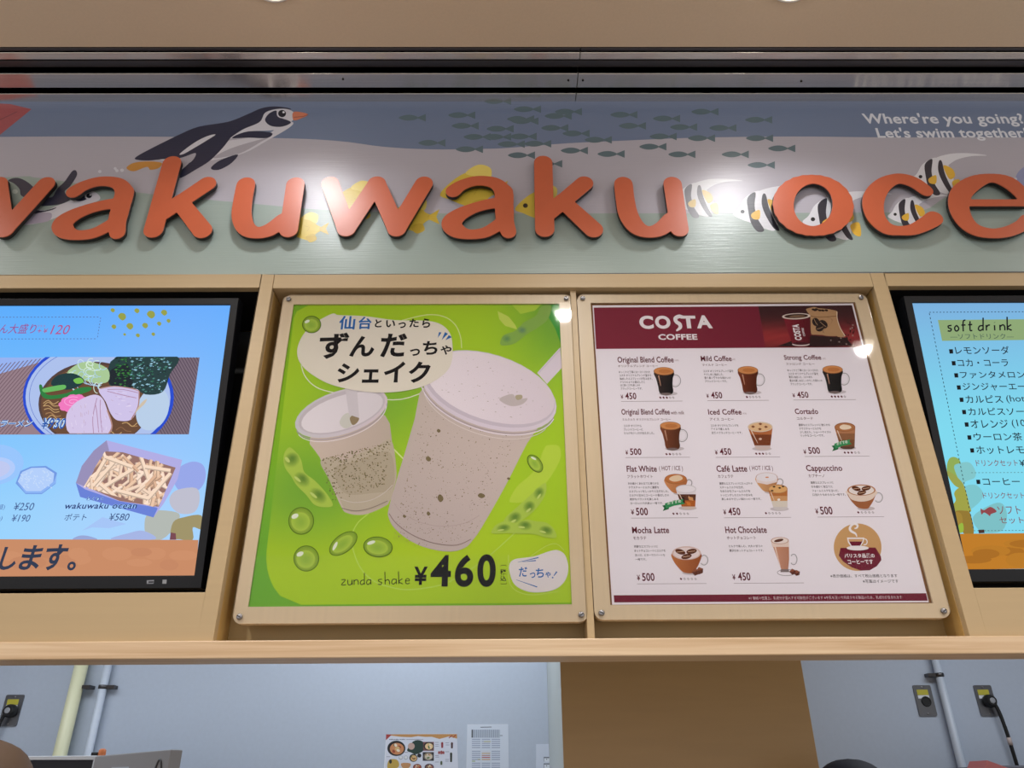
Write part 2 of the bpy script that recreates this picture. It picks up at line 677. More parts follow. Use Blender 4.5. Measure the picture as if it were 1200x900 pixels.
struct('ceiling_slot', MB().box(XL, XR, Y_SLOT, YW, CEIL + 0.055, CEIL + 0.075), M_GAP)
# tiny screws in the widest rail
for n, (sx, sy) in enumerate([(402, 92.5), (666, 94), (683, 94), (939, 95)]):
    c = PZ(sx, sy, CEIL - 0.004)
    s = MB().lathe((c.x, c.y, CEIL - 0.0065), [(0.0022, 0.0), (0.003, 0.001), (0.003, 0.0024)], 12)
    o = s.build('rail_screw', M_BLACK)
    o['label'] = ['small dark screw in the wide steel rail, above the second orange letter w',
                  'small dark screw in the wide steel rail just left of the rail joint',
                  'small dark screw in the wide steel rail just right of the rail joint',
                  'small dark screw in the wide steel rail, above the orange letter o'][n]
    o['category'] = 'screw'
    o['group'] = 'screws of the steel ceiling rail'

# beige header: the surrounds of both screens, the strip and the divider of the poster bay
def surround(idx, xa, xb, oa, ob):
    """front panel from xa to xb with an opening from oa to ob, and a black box behind it"""
    mb = MB()
    z0 = Z_BEAM1
    mb.box(xa, oa, YF, YF + 0.018, z0, Z_TOP)
    mb.box(ob, xb, YF, YF + 0.018, z0, Z_TOP)
    mb.box(oa, ob, YF, YF + 0.018, Z_OPEN1, Z_TOP)
    mb.box(oa, ob, YF, YF + 0.018, z0, Z_OPEN0)
    # returns to the wall
    mb.box(xa, xa + 0.012, YF + 0.018, YW - 0.001, z0, Z_TOP, 2)
    mb.box(xb - 0.012, xb, YF + 0.018, YW - 0.001, z0, Z_TOP, 2)
    mb.box(xa, xb, YF + 0.018, YW - 0.001, Z_TOP - 0.012, Z_TOP)
    # black lining of the recess
    mb.box(oa - 0.006, oa - 0.001, YF + 0.018, YW - 0.004, Z_OPEN0, Z_OPEN1, 1)
    mb.box(ob + 0.001, ob + 0.006, YF + 0.018, YW - 0.004, Z_OPEN0, Z_OPEN1, 1)
    mb.box(oa, ob, YF + 0.018, YW - 0.004, Z_OPEN1 + 0.001, Z_OPEN1 + 0.006, 1)
    mb.box(oa, ob, YW - 0.003, YW - 0.001, Z_OPEN0, Z_OPEN1, 1)
    return struct('trim_%d' % idx, mb, [M_BEIGE, M_BLACK, M_BRASS], 0.0012)
M_BRASS = mat('bay_jamb_edging', (196, 160, 96), 0.45)
SCREEN_W = 1.06
surround(6, xL0 - SCREEN_W - 0.09, xL1, xL0 - SCREEN_W - 0.03, xL0)
surround(7, xR1, xR0 + SCREEN_W + 0.09, xR0, xR0 + SCREEN_W + 0.03)
struct('trim_12', MB().box(xL1 + 0.0004, xR1 - 0.0004, YB, YB + 0.018, Z_BEAM1, Z_TOP), M_BEIGE_SHADE, label='shaded beige back panel of the poster bay')
struct('trim_8', MB().box(xL1 + 0.0008, xR1 - 0.0008, YF, YB, Z_STRIP, Z_TOP), M_BEIGE, 0.0012)
xd = P(693.5, 742, YF).x
struct('trim_9', MB().box(xd - 0.007, xd + 0.007, YF + 0.012, YB, Z_BEAM1, Z_STRIP), M_BEIGE, 0.001)
# wooden beam under the header
struct('trim_10', MB().box(XL, XR, 1.487, 1.487 + 0.075, Z_BEAM0, Z_BEAM1), M_WOOD, 0.002)
struct('trim_11', MB().box(XL, XR, 1.487 + 0.075, YW + 0.06, P(600, 776, YW + 0.07).z, Z_BEAM1), M_BEIGE_SHADE, 0.001)

# ------------------------------------------------------------------ recessed ceiling lamps
LAMP_TXT = {0: ['left of the frame over the first orange letter a', 'over the first orange letter u', 'over the gap before the orange letter o', 'right of the frame over the end of the sign'],
            1: ['before the left menu screen', 'before the green shake poster', 'before the right menu screen']}
for row, lamps in ((0, LAMP_ROW_NEAR_SIGN), (1, LAMP_ROW_HALL)):
    for k, (x, y) in enumerate(lamps):
        t = thing('ceiling_downlight', 'round white recessed ceiling lamp ' + LAMP_TXT[row][k], 'ceiling light', (x, y, CEIL - 0.006), 0, 'recessed ceiling lamps of the hall')
        MB().lathe((x, y, CEIL), [(0.060, 0.0), (0.060, -0.004), (0.056, -0.006), (0.050, -0.004), (0.048, 0.0)], 40).build('trim_ring', mat('white_trim', (226, 222, 214), 0.4), t)
        MB().lathe((x, y, CEIL), [(0.048, -0.0008), (0.046, -0.007), (0.036, -0.012), (0.016, -0.0145)], 40).build('lens', M_LENS, t)

# ------------------------------------------------------------------ sign board with its painted sea
SB = thing('sign_board', 'long painted sign board with sea animals under the ceiling rails', 'sign', (0, YS + 0.015, Z_TOP))
ZS1 = CEIL - 0.012
MB().box(XL, XR, YS, YW - 0.001, Z_TOP + 0.0005, ZS1).build('board', mat('sign_board_core', (120, 126, 128), 0.5), SB)
c = Canvas((0, YS - 0.0006, Z_TOP))
TOPB, MIDB, LOWB = (116, 130, 158), (182, 178, 188), (156, 171, 164)
def band(pts_top, pts_bot, col):
    c.poly(pts_top + pts_bot[::-1], col)
XA, XZ = -700, 1900
top_e = [(XA, 110), (0, 110), (600, 110), (1200, 110), (XZ, 110)]
b1 = smooth([(XA, 158), (-300, 164), (0, 160.5), (130, 160), (310, 161.5), (393, 165), (449, 172), (503, 175), (567, 174.5), (600, 173), (664, 168), (728, 165), (813, 161.5), (930, 160), (1040, 161), (1200, 161), (1500, 166), (XZ, 160)], False, 4)
b2 = smooth([(XA, 240), (-300, 226), (0, 208), (40, 208), (78, 213), (157, 225), (232, 233), (315, 240.5), (364, 245), (440, 248), (513, 250), (620, 250), (800, 250), (1020, 249), (1080, 247), (1110, 230), (1150, 219), (1210, 216), (1500, 240), (XZ, 240)], False, 4)
bot_e = [(XA, 323), (0, 322.5), (600, 320.5), (1200, 318), (XZ, 312)]
band(top_e, b1, TOPB)
band(b1, b2, MIDB)
band(b2, bot_e, LOWB)
# pink shape at the left end
c.poly([(-60, 118), (12, 122), (37, 128), (0, 158), (-50, 190)], (170, 84, 88))
c.line([(-20, 150), (20, 131)], 0.8, (120, 60, 70))
# silver fish shoal
FISH = [(528, 147), (582, 118.5), (544, 147.5), (585, 151), (558, 160.5), (505, 167.5), (549, 175), (482, 138), (610, 182), (609, 139.5), (653, 136), (665, 131), (649, 150), (674, 156.5), (700, 164), (629, 168.5), (612, 160), (672, 176.5), (715, 180.5), (642, 192),
        (730, 134.5), (740, 147.5), (780, 139), (800, 149), (846, 150), (776, 160), (821, 162), (764, 172), (798, 181), (889, 162), (860.5, 181), (891, 193.5), (888, 140.5), (617, 128), (825, 131), (915, 174), (582, 160.5), (598, 169), (614, 142), (540, 135)]
SILV = (94, 114, 122)
for (fx, fy) in FISH[1:]:
    w = 15.0
    c.poly(smooth([(fx - w, fy), (fx - 8, fy - 3), (fx, fy - 3.4), (fx + 7, fy - 1.2), (fx + 7, fy + 1.2), (fx, fy + 3.2), (fx - 8, fy + 3)], True, 3), SILV)
    c.poly([(fx + 6, fy), (fx + 17, fy - 4.5), (fx + 17, fy + 4.5)], SILV)

def zp(pts, x0, y0, s):
    return [(x0 + a / s, y0 + b / s) for a, b in pts]
# swimming penguin (traced at 4.615 px per px from 120,115)
Q = lambda pts: zp(pts, 120, 115, 4.615)
NAVY, BELLY, WHITEP = (44, 46, 70), (176, 172, 182), (214, 212, 220)
c.blob(Q([(310, 330), (420, 300), (520, 230), (680, 230), (900, 190), (960, 130), (1030, 130), (1010, 160), (900, 225), (760, 300), (600, 335), (480, 352), (380, 345)]), WHITEP)
c.blob(Q([(600, 325), (700, 270), (890, 215), (860, 235), (740, 300)]), BELLY)
c.blob(Q([(130, 378), (170, 350), (250, 342), (320, 350), (305, 378), (260, 388), (240, 372), (170, 396)]), (202, 142, 66))
c.blob(Q([(178, 322), (240, 285), (400, 205), (520, 155), (680, 128), (790, 85), (860, 55), (930, 45), (1000, 52), (1020, 62), (960, 62), (900, 80), (850, 130), (760, 175), (700, 210), (650, 270), (580, 340), (500, 390), (440, 425), (410, 432), (400, 415), (470, 350), (500, 300), (420, 330), (330, 330), (250, 338), (190, 334)]), NAVY, 4)
c.blob(Q([(420, 300), (500, 240), (570, 205), (612, 198), (560, 232), (500, 268), (440, 302)]), WHITEP)
c.blob(Q([(345, 340), (430, 322), (505, 298), (480, 345), (420, 362), (360, 352)]), BELLY)
c.blob(Q([(690, 218), (760, 170), (850, 130), (880, 80), (940, 60), (1000, 60), (1035, 80), (1030, 120), (960, 160), (910, 175), (800, 180), (730, 205)]), WHITEP)
c.blob(Q([(700, 215), (790, 180), (915, 188), (890, 216), (790, 214)]), NAVY)
c.blob(Q([(880, 120), (900, 85), (940, 68), (950, 100), (1020, 130), (970, 155), (910, 150)]), NAVY)
c.blob(Q([(590, 372), (640, 335), (732, 305), (700, 350), (640, 385), (598, 388)]), NAVY)
c.blob(Q([(1030, 80), (1060, 74), (1112, 88), (1080, 108), (1035, 120)]), (214, 128, 96))
c.line(Q([(1035, 104), (1085, 100), (1112, 90)]), 0.7, (150, 80, 70))
c.oval(120 + 972 / 4.615, 115 + 86 / 4.615, 6.2, 5.0, WHITEP)
c.oval(120 + 972 / 4.615, 115 + 84 / 4.615, 4.6, 4.2, (24, 26, 40))
c.oval(120 + 980 / 4.615, 115 + 77 / 4.615, 1.4, 1.2, (235, 235, 240))
for bx, by, br in ((137, 200, 2), (143, 199.5, 2.2), (117, 201, 2), (135, 197.5, 1.8)):
    c.oval(bx, by, br, br * 0.9, (210, 210, 218))
# second penguin behind the first letters (traced at 9.23 from 0,190)
Q = lambda pts: zp(pts, 0, 190, 9.23)
c.oval(17.5, 224.5, 3.4, 2.6, (196, 206, 198))
c.oval(62, 214, 4.0, 4.4, (184, 196, 190))
c.blob(Q([(90, 200), (150, 172), (230, 180), (330, 240), (400, 330), (330, 400), (230, 360), (210, 290), (150, 230)]), (62, 60, 78))
c.blob(Q([(330, 520), (500, 520), (600, 480), (800, 400), (900, 330), (1000, 310), (1080, 370), (1060, 420), (900, 470), (700, 560), (500, 640), (270, 680), (220, 640)]), WHITEP)
c.blob(Q([(330, 560), (480, 545), (560, 560), (520, 640), (300, 672), (240, 670)]), (180, 172, 190))
c.blob(Q([(560, 380), (620, 290), (700, 210), (750, 140), (790, 92), (825, 95), (830, 150), (760, 260), (700, 320), (760, 370), (880, 300), (960, 300), (860, 350), (700, 440), (560, 470), (400, 470), (380, 420), (450, 370)]), (54, 54, 74))
c.blob(Q([(300, 570), (340, 520), (480, 525), (610, 490), (560, 520), (420, 550)]), (60, 56, 72))
c.blob(Q([(800, 400), (830, 350), (920, 330), (960, 350), (940, 400), (860, 425)]), NAVY)
c.oval(104.5, 230, 5.0, 3.9, WHITEP)
c.oval(104.5, 229.6, 3.2, 2.8, (24, 26, 40))
c.oval(106, 228.6, 0.9, 0.8, (240, 240, 244))

# yellow fish
YEL, YEL2, YEL3 = (224, 196, 72), (206, 176, 58), (236, 214, 110)
def yfish(x0, y0, s, left=True):
    d = 1 if left else -1
    T = lambda pts: [(x0 + d * a * s, y0 + b * s) for a, b in pts]
    c.blob(T([(-26, 4), (-14, -9), (0, -17), (14, -17), (20, -6), (30, 0), (20, 7), (10, 17), (-4, 14), (-16, 9)]), YEL)
    c.poly(T([(24, -1), (38, -9), (34, 0), (38, 9), (24, 3)]), YEL2)
    c.blob(T([(-2, -16), (10, -24), (22, -20), (20, -8), (10, -12)]), YEL3)
    c.blob(T([(4, 12), (16, 8), (20, 16), (10, 20)]), YEL2)
    c.line(T([(2, -4), (10, -2), (6, 4)]), 0.8 * s, YEL2)
    c.oval(*T([(-14, 0)])[0], 2.8 * s, 2.6 * s, (60, 44, 30))
    c.oval(*T([(-14.6, -0.6)])[0], 1.3 * s, 1.3 * s, (20, 16, 20))
yfish(355, 268, 0.80)
yfish(413, 237, 1.05)
yfish(478, 254, 0.98)
yfish(548, 223, 1.25)
yfish(630, 241, 1.02)
# angel fish with black bands
def idol(x0, y0, s, fade=0.0):
    T = lambda pts: [(x0 + a * s, y0 + b * s) for a, b in pts]
    mixc = lambda col: tuple(col[j] + (206 - col[j]) * fade for j in range(3))
    wh, bk, yl = mixc((224, 224, 230)), mixc((50, 48, 60)), mixc((232, 184, 64))
    c.blob(T([(-2, -24), (20, -32), (48, -33), (72, -30), (50, -29), (30, -24), (12, -14)]), wh)
    c.blob(T([(-31, 2), (-24, -5), (-16, -18), (0, -27), (14, -22), (24, -8), (26, 4), (22, 22), (8, 20), (-6, 14), (-22, 8)]), wh)
    c.blob(T([(-13, -18), (-3, -25), (-4, -8), (0, 8), (8, 22), (0, 24), (-8, 14), (-12, -2)]), bk)
    c.blob(T([(6, -22), (10, -22), (14, -6), (20, 8), (27, 22), (20, 20), (10, 4), (5, -10)]), bk)
    c.blob(T([(12, -16), (24, -12), (28, -2), (20, 2)]), yl)
    c.blob(T([(24, 6), (34, 3), (36, 18), (28, 16)]), yl)
    c.blob(T([(-8, 2), (2, -3), (2, 8), (-6, 8)]), yl)
    c.oval(*T([(-19, -1)])[0], 2.5 * s, 2.3 * s, (24, 22, 30))
idol(888, 249, 0.94)
idol(813, 236, 0.80, 0.45)
idol(972, 258, 1.02)
idol(1063, 252, 0.74)
idol(1095, 208, 0.86)
idol(1290, 240, 0.9)
c.oval(1213, 214, 24, 22, (146, 152, 190))
for bx, by in ((1190, 210), (1192, 225)):
    c.oval(bx, by, 2, 1.8, (200, 204, 214))
# lettering of the painted slogan
GR = (228, 230, 238)
c.text("Where're you going?", 1014, 132.5, 1203, 148.5, GR, 0.022)
c.text("Let's swim together!", 1030, 149.5, 1208, 165, GR, 0.022)
c.build('painted_sea', art_mat('painted_sea', 0.36, 0.0, 0.25, 0.7, bump=0.25, bscale=(10, 10, 260)), SB)

# ------------------------------------------------------------------ orange relief letters
YL0 = YS - 0.022                 # face of the letters
def u_of(p):
    q = P(p[0], p[1], YL0)
    return (q.x, q.z)
PXM = P(661, 250, YL0).x - P(560, 250, YL0).x
PXM /= 101.0                     # metres per pixel around the sign

def contour(strokes, step=0.0011):
    """outline loops of a set of round strokes: each a list of (x, z, r) in metres"""
    pts = [p for s in strokes for p in s]
    pad = max(p[2] for p in pts) + 3 * step
    x0, x1 = min(p[0] for p in pts) - pad, max(p[0] for p in pts) + pad
    z0, z1 = min(p[1] for p in pts) - pad, max(p[1] for p in pts) + pad
    xs, zs = np.arange(x0, x1, step), np.arange(z0, z1, step)
    X, Z = np.meshgrid(xs, zs)
    D = np.full(X.shape, 1e3)
    for s in strokes:
        for a, b in zip(s[:-1], s[1:]):
            dx, dz = b[0] - a[0], b[1] - a[1]
            L2 = dx * dx + dz * dz or 1e-12
            t = np.clip(((X - a[0]) * dx + (Z - a[1]) * dz) / L2, 0, 1)
            d = np.hypot(X - a[0] - t * dx, Z - a[1] - t * dz) - (a[2] + (b[2] - a[2]) * t)
            k = 0.0025               # soft joins
            h = np.clip(0.5 + 0.5 * (D - d) / k, 0, 1)
            D = np.where(D > 100, d, D * (1 - h) + d * h - k * h * (1 - h))
    segs = {}
    nz, nx = D.shape
    def cut(i, j, e):
        if e == 0: a, b = (i, j), (i, j + 1)
        elif e == 1: a, b = (i, j + 1), (i + 1, j + 1)
        elif e == 2: a, b = (i + 1, j), (i + 1, j + 1)
        else: a, b = (i, j), (i + 1, j)
        da, db = D[a], D[b]
        t = da / (da - db)
        return (a, b), (xs[a[1]] + (xs[b[1]] - xs[a[1]]) * t, zs[a[0]] + (zs[b[0]] - zs[a[0]]) * t)
    TAB = {1: [(3, 0)], 2: [(0, 1)], 3: [(3, 1)], 4: [(1, 2)], 5: [(3, 2), (1, 0)], 6: [(0, 2)], 7: [(3, 2)],
           8: [(2, 3)], 9: [(2, 0)], 10: [(0, 3), (2, 1)], 11: [(2, 1)], 12: [(1, 3)], 13: [(1, 0)], 14: [(0, 3)]}
    S = D < 0
    code = S[:-1, :-1] * 1 + S[:-1, 1:] * 2 + S[1:, 1:] * 4 + S[1:, :-1] * 8
    pos = {}
    for i, j in zip(*np.nonzero((code > 0) & (code < 15))):
        for e0, e1 in TAB[int(code[i, j])]:
            k0, p0 = cut(i, j, e0)
            k1, p1 = cut(i, j, e1)
            pos[k0], pos[k1] = p0, p1
            segs[k0] = k1
    loops = []
    while segs:
        k0 = next(iter(segs))
        loop, k = [], k0
        while k in segs:
            loop.append(pos[k])
            k = segs.pop(k)
        if len(loop) > 8:
            for _ in range(2):
                n = len(loop)
                loop = [tuple(0.25 * loop[i - 1][q] + 0.5 * loop[i][q] + 0.25 * loop[(i + 1) % n][q] for q in (0, 1)) for i in range(n)]
            loops.append(loop[::2])
    ar = lambda L: abs(sum(L[i - 1][0] * L[i][1] - L[i][0] * L[i - 1][1] for i in range(len(L))))
    loops.sort(key=ar, reverse=True)
    return loops

def traced(strokes, x0, y0, s, sm=4):
    out = []
    for st in strokes:
        q = [(*u_of((x0 + a / s, y0 + b / s)), r / s * PXM) for a, b, r in st]
        out.append(smooth(q, False, sm) if len(q) > 2 else q)
    return out

def straight(strokes, x0, y0, s):
    return traced(strokes, x0, y0, s, 1)

SH = {}
SH['w'] = straight([[(325, 393, 40), (397, 592, 40)], [(397, 592, 40), (530, 393, 40)], [(530, 393, 40), (618, 592, 40)], [(618, 592, 40), (738, 393, 40)]], 300, 110, 3.75)
SH['a'] = traced([[(866, 427, 33), (900, 402, 28), (955, 383, 26), (1010, 382, 27), (1056, 395, 31), (1086, 428, 38), (1090, 470, 40)],
                  [(1090, 430, 40), (1092, 520, 40), (1096, 560, 36), (1110, 606, 33)],
                  [(1085, 478, 30), (1030, 482, 27), (960, 500, 27), (895, 530, 34), (860, 565, 43), (878, 597, 38), (930, 616, 25), (1000, 610, 26), (1050, 585, 28), (1085, 560, 30)]], 300, 110, 3.75)
SH['k'] = straight([[(137, 302, 42), (144, 593, 42)], [(318, 392, 40), (165, 520, 38)], [(222, 470, 38), (358, 595, 42)]], 600, 110, 3.75)
SH['u'] = traced([[(490, 395, 41), (497, 460, 41), (512, 530, 42), (548, 585, 38), (600, 606, 29), (655, 592, 34), (700, 550, 36)]], 600, 110, 3.75) + straight([[(706, 395, 41), (736, 593, 40)]], 600, 110, 3.75)
ring = []
for k in range(25):
    a = 2 * math.pi * k / 24
    ca, sa = math.cos(a), math.sin(a)
    ring.append((274 + 132 * ca + 3 * sa, 488 + 114 * sa, 45 * abs(ca) ** 1.5 + 25 * (1 - abs(ca) ** 1.5)))
SH['o'] = straight([ring], 880, 110, 3.75)
SH['c'] = traced([[(770, 424, 31), (725, 392, 32), (680, 375, 30), (635, 373, 28), (585, 396, 36), (548, 440, 44), (537, 490, 45), (552, 545, 40), (595, 588, 33), (650, 600, 24), (710, 596, 27), (765, 572, 33), (806, 546, 38)]], 880, 110, 3.75)
SH['e'] = traced([[(1200, 478, 19), (1190, 440, 33), (1135, 390, 38), (1055, 369, 24), (985, 388, 36), (928, 432, 44), (914, 490, 44), (937, 552, 40), (985, 595, 33), (1060, 612, 25), (1130, 604, 26), (1190, 578, 28), (1216, 556, 32)]], 880, 110, 3.75) + straight([[(925, 478, 19), (1205, 478, 19)]], 880, 110, 3.75)

def moved(strokes, pa, pb):
    """the same letter again, shifted along the board from pixel pa to pixel pb"""
    a, b = u_of(pa), u_of(pb)
    return [[(p[0] + b[0] - a[0], p[1], p[2]) for p in s] for s in strokes]

LET = [('w', moved(SH['w'], (497, 213), (54.5, 213)), 'w', 'orange relief letter w cut by the left edge of the sign'),
       ('a', moved(SH['a'], (586, 230), (140, 230)), 'a', 'orange relief letter a between the cut w and the first k'),
       ('k', moved(SH['k'], (637, 190), (202, 190)), 'k', 'orange relief letter k over the orange feet of the penguin'),
       ('u', moved(SH['u'], (788, 215), (346, 215)), 'u', 'orange relief letter u between the first k and the whole w'),
       ('w', SH['w'], 'w', 'whole orange relief letter w with the bright lamp reflection on it'),
       ('a', SH['a'], 'a', 'orange relief letter a between the whole w and the second k'),
       ('k', SH['k'], 'k', 'orange relief letter k over the yellow fish with a visible eye'),
       ('u', SH['u'], 'u', 'orange relief letter u last before the wide gap in the sign'),
       ('o', SH['o'], 'o', 'orange relief letter o first after the wide gap in the sign'),
       ('c', SH['c'], 'c', 'orange relief letter c between the letters o and e'),
       ('e', SH['e'], 'e', 'orange relief letter e cut by the right edge of the photo')]
for ch, strokes, _, label in LET:
    loops = contour(strokes)
    cx = sum(p[0] for p in loops[0]) / len(loops[0])
    zb = min(p[1] for p in loops[0])
    t = thing('sign_letter', label, 'letter', (cx, YL0 + 0.01, zb), 0, 'orange relief letters of the sign')
    MB().slab(loops, YL0, YL0 + 0.0025).build('face', M_ORANGE, t)
    MB().slab(loops, YL0 + 0.0025, YL0 + 0.012).build('body', M_LETTER_EDGE, t)
    for p in (strokes[0][0], strokes[-1][-1]):
        MB().tube([(p[0], YL0 + 0.012, p[1]), (p[0], YS, p[1])], 0.004, 10).build('stud', M_LETTER_EDGE, t)

# ------------------------------------------------------------------ poster boards
YP = 1.512                       # front of the acrylic covers
def rrect(x0, x1, z0, z1, r, n=7):
    out = []
    for cx, cz, a0 in ((x1 - r, z1 - r, 0), (x0 + r, z1 - r, 90), (x0 + r, z0 + r, 180), (x1 - r, z0 + r, 270)):
        for k in range(n + 1):
            a = math.radians(a0 + 90 * k / n)
            out.append((cx + r * math.cos(a), cz + r * math.sin(a)))
    return out

def board(label, outer, window, screws, screw_txt, lean=0.0):
    """outer, window: TL TR BR BL in pixels; a metal frame, clear cover and four screws; returns the thing"""
    def rect(q, Y):
        p = [P(a, b, Y) for a, b in q]
        return (p[0].x + p[3].x) / 2, (p[1].x + p[2].x) / 2, (p[2].z + p[3].z) / 2, (p[0].z + p[1].z) / 2
    x0, x1, z0, z1 = rect(outer, YP)
    a0, a1, b0, b1 = rect(window, YP + 0.003)
    t = thing('menu_poster', label, 'poster', ((x0 + x1) / 2, YP + 0.01, z0), 0, 'poster boards in the bay')
    R = rrect(x0, x1, z0, z1, 0.017)
    hole = [(a0, b0), (a0, b1), (a1, b1), (a1, b0)]
    MB().slab([R, hole], YP + 0.0025, YP + 0.0065).build('frame', M_BOARD, t)
    MB().slab([R], YP + 0.0070, YP + 0.020).build('backing_panel', M_BOARD, t)
    ac = MB()
    ac.slab([rrect(x0 + 0.0005, x1 - 0.0005, z0 + 0.0005, z1 - 0.0005, 0.0165)], YP, YP + 0.0024)
    o = ac.build('acrylic_cover', M_ACRYLIC, t)
    for k, (sx, sy) in enumerate(screws):
        c_ = P(sx, sy, YP)
        c_.z = z1 - 0.0125 if k < 2 else z0 + 0.0125
        c_.x = (x0 + 0.0135) if k in (0, 2) else (x1 - 0.0135)
        s = MB()
        s.lathe((c_.x, YP, c_.z), [(0.0058, -0.0002), (0.0058, 0.0018), (0.0048, 0.0034), (0.002, 0.0040)], 20, axis='Y')
        s.tube([(c_.x, YP + 0.0003, c_.z), (c_.x, YB + 0.0005, c_.z)], 0.003, 10)
        # driver slot
        ang = 0.7 + k
        dx, dz = math.cos(ang) * 0.0044, math.sin(ang) * 0.0044
        s.add([(c_.x - dx - dz * .18, YP - 0.0042, c_.z - dz + dx * .18), (c_.x + dx - dz * .18, YP - 0.0042, c_.z + dz + dx * .18),
               (c_.x + dx + dz * .18, YP - 0.0042, c_.z + dz - dx * .18), (c_.x - dx + dz * .18, YP - 0.0042, c_.z - dz - dx * .18)], [(0, 1, 2, 3)], 1)
        s.build('screw', [M_SCREW, M_BLACK], t)
    return t, (a0, a1, b0, b1)

INK = (26, 24, 28)
# ---- the green shake poster
TG, WG = board('green shake poster with two milkshake cups in a beige screwed frame', [(335.5, 345), (667.5, 345), (693, 727), (267, 732)],
               [(344, 356.5), (655, 356), (670.5, 707), (290.5, 713)], [(344, 348.5), (654.5, 348), (286, 723.5), (672, 718)], '')
g = Canvas((TG.location.x, YP + 0.0066, TG.location.z))
Q4 = [(343.0, 355.5), (656.0, 355.0), (671.5, 708.0), (289.5, 714)]
rnd = random.Random(3)
def green_edge(s, t):
    k = 0.5 + 0.5 * math.sin(5 * t + 2 * s)
    return (112 + 26 * k, 176 + 10 * k, 38 + 22 * (1 - k))
g.grid(Q4, 12, 14, green_edge)
def green(px, py):
    t = (py - 356) / 350.0
    s = (px - 340) / 320.0
    d = math.exp(-((s - 0.12) ** 2 / 0.06 + (t - 0.66) ** 2 / 0.03)) * 0.9 + math.exp(-((s - 0.35) ** 2 / 0.05 + (t - 0.36) ** 2 / 0.02)) * 0.7 + math.exp(-((s - 1.0) ** 2 / 0.03 + (t - 0.05) ** 2 / 0.05))
    e = math.exp(-((t - 0.86) ** 2 / 0.012))
    d = min(d, 1)
    return (170 - 52 * d + 10 * e, 206 - 34 * d + 4 * e, 48 + 14 * d)
# light panel with rounded corners, coloured cell by cell
def panel(cv, quad, nx, ny, col, rc):
    q = [Vector(cv.uv(*p)) for p in quad]
    uvs, cols, faces = [], [], []
    for j in range(ny + 1):
        for i in range(nx + 1):
            s, t = i / nx, j / ny
            ds, dt = rc
            ss = s
            # pull the corner cells in along a quarter round
            if t > 1 - dt:
                k = (t - 1 + dt) / dt
                m = ds * (1 - math.sqrt(max(0, 1 - k * k)))
                ss = m + s * (1 - m * (1.0 if s < 0.5 else 1.0))
            if t < dt * 0.35:
                k = 1 - t / (dt * 0.35)
                m = ds * 0.4 * (1 - math.sqrt(max(0, 1 - k * k)))
                ss = m + s * (1 - m * 2)
            uvs.append(tuple(q[0] * (1 - ss) * (1 - t) + q[1] * ss * (1 - t) + q[2] * ss * t + q[3] * (1 - ss) * t))
            X = 340 + 320 * s
            cols.append(lin(col(X, 356 + 350 * t)))
    for j in range(ny):
        for i in range(nx):
            a = j * (nx + 1) + i
            faces.append((a, a + nx + 1, a + nx + 2, a + 1))
    cv.emit(uvs, faces, cols)
panel(g, [(346, 357.5), (656.0, 356), (671.0, 706), (305, 709)], 20, 40, green, (0.13, 0.16))
# darker leaf corner, pale leaves and pods of the backdrop
g.blob([(642, 356), (656, 355.6), (659, 404), (650, 384), (640, 366)], (66, 160, 62))
g.poly([(583, 364.5), (596, 371), (604, 381), (606, 386), (592, 382), (585, 374)], (196, 214, 96))
g.poly([(600, 357.5), (634, 357), (627, 364), (610, 368)], (176, 206, 70))
g.blob([(586, 403), (590, 393), (603, 388), (614, 378), (628, 370), (634, 360), (646, 358), (642, 374), (630, 384), (617, 392), (604, 402), (592, 405)], (138, 176, 84))
g.shade(594, 397, 6, 5, (104, 146, 96), (138, 176, 84))
g.shade(612, 387, 6, 5, (104, 140, 110), (138, 176, 84))
g.blob([(597, 586), (606, 570), (620, 558), (630, 545), (638, 525), (644, 521.5), (655, 523), (657, 536), (649, 553), (638, 568), (624, 580), (614, 588), (602, 589)], (188, 214, 74))
# thin cream loops
LOOP = (214, 226, 150)
g.line([(471, 375.5), (500, 369), (520, 371), (533, 380), (539.5, 394), (541, 408)], 1.1, LOOP, sm=4)
g.line([(353, 428), (357, 440), (368, 452), (386, 459), (430, 466), (470, 468), (505, 456)], 1.1, (226, 226, 206), sm=4)
g.line([(460, 525), (473, 538)], 1.6, LOOP)
g.line([(432, 602), (420, 612), (413, 626), (414, 645), (424, 668), (440, 682), (458, 688), (480, 691), (518, 685), (547, 670), (575, 650), (606, 622)], 1.3, (186, 216, 96), sm=4)

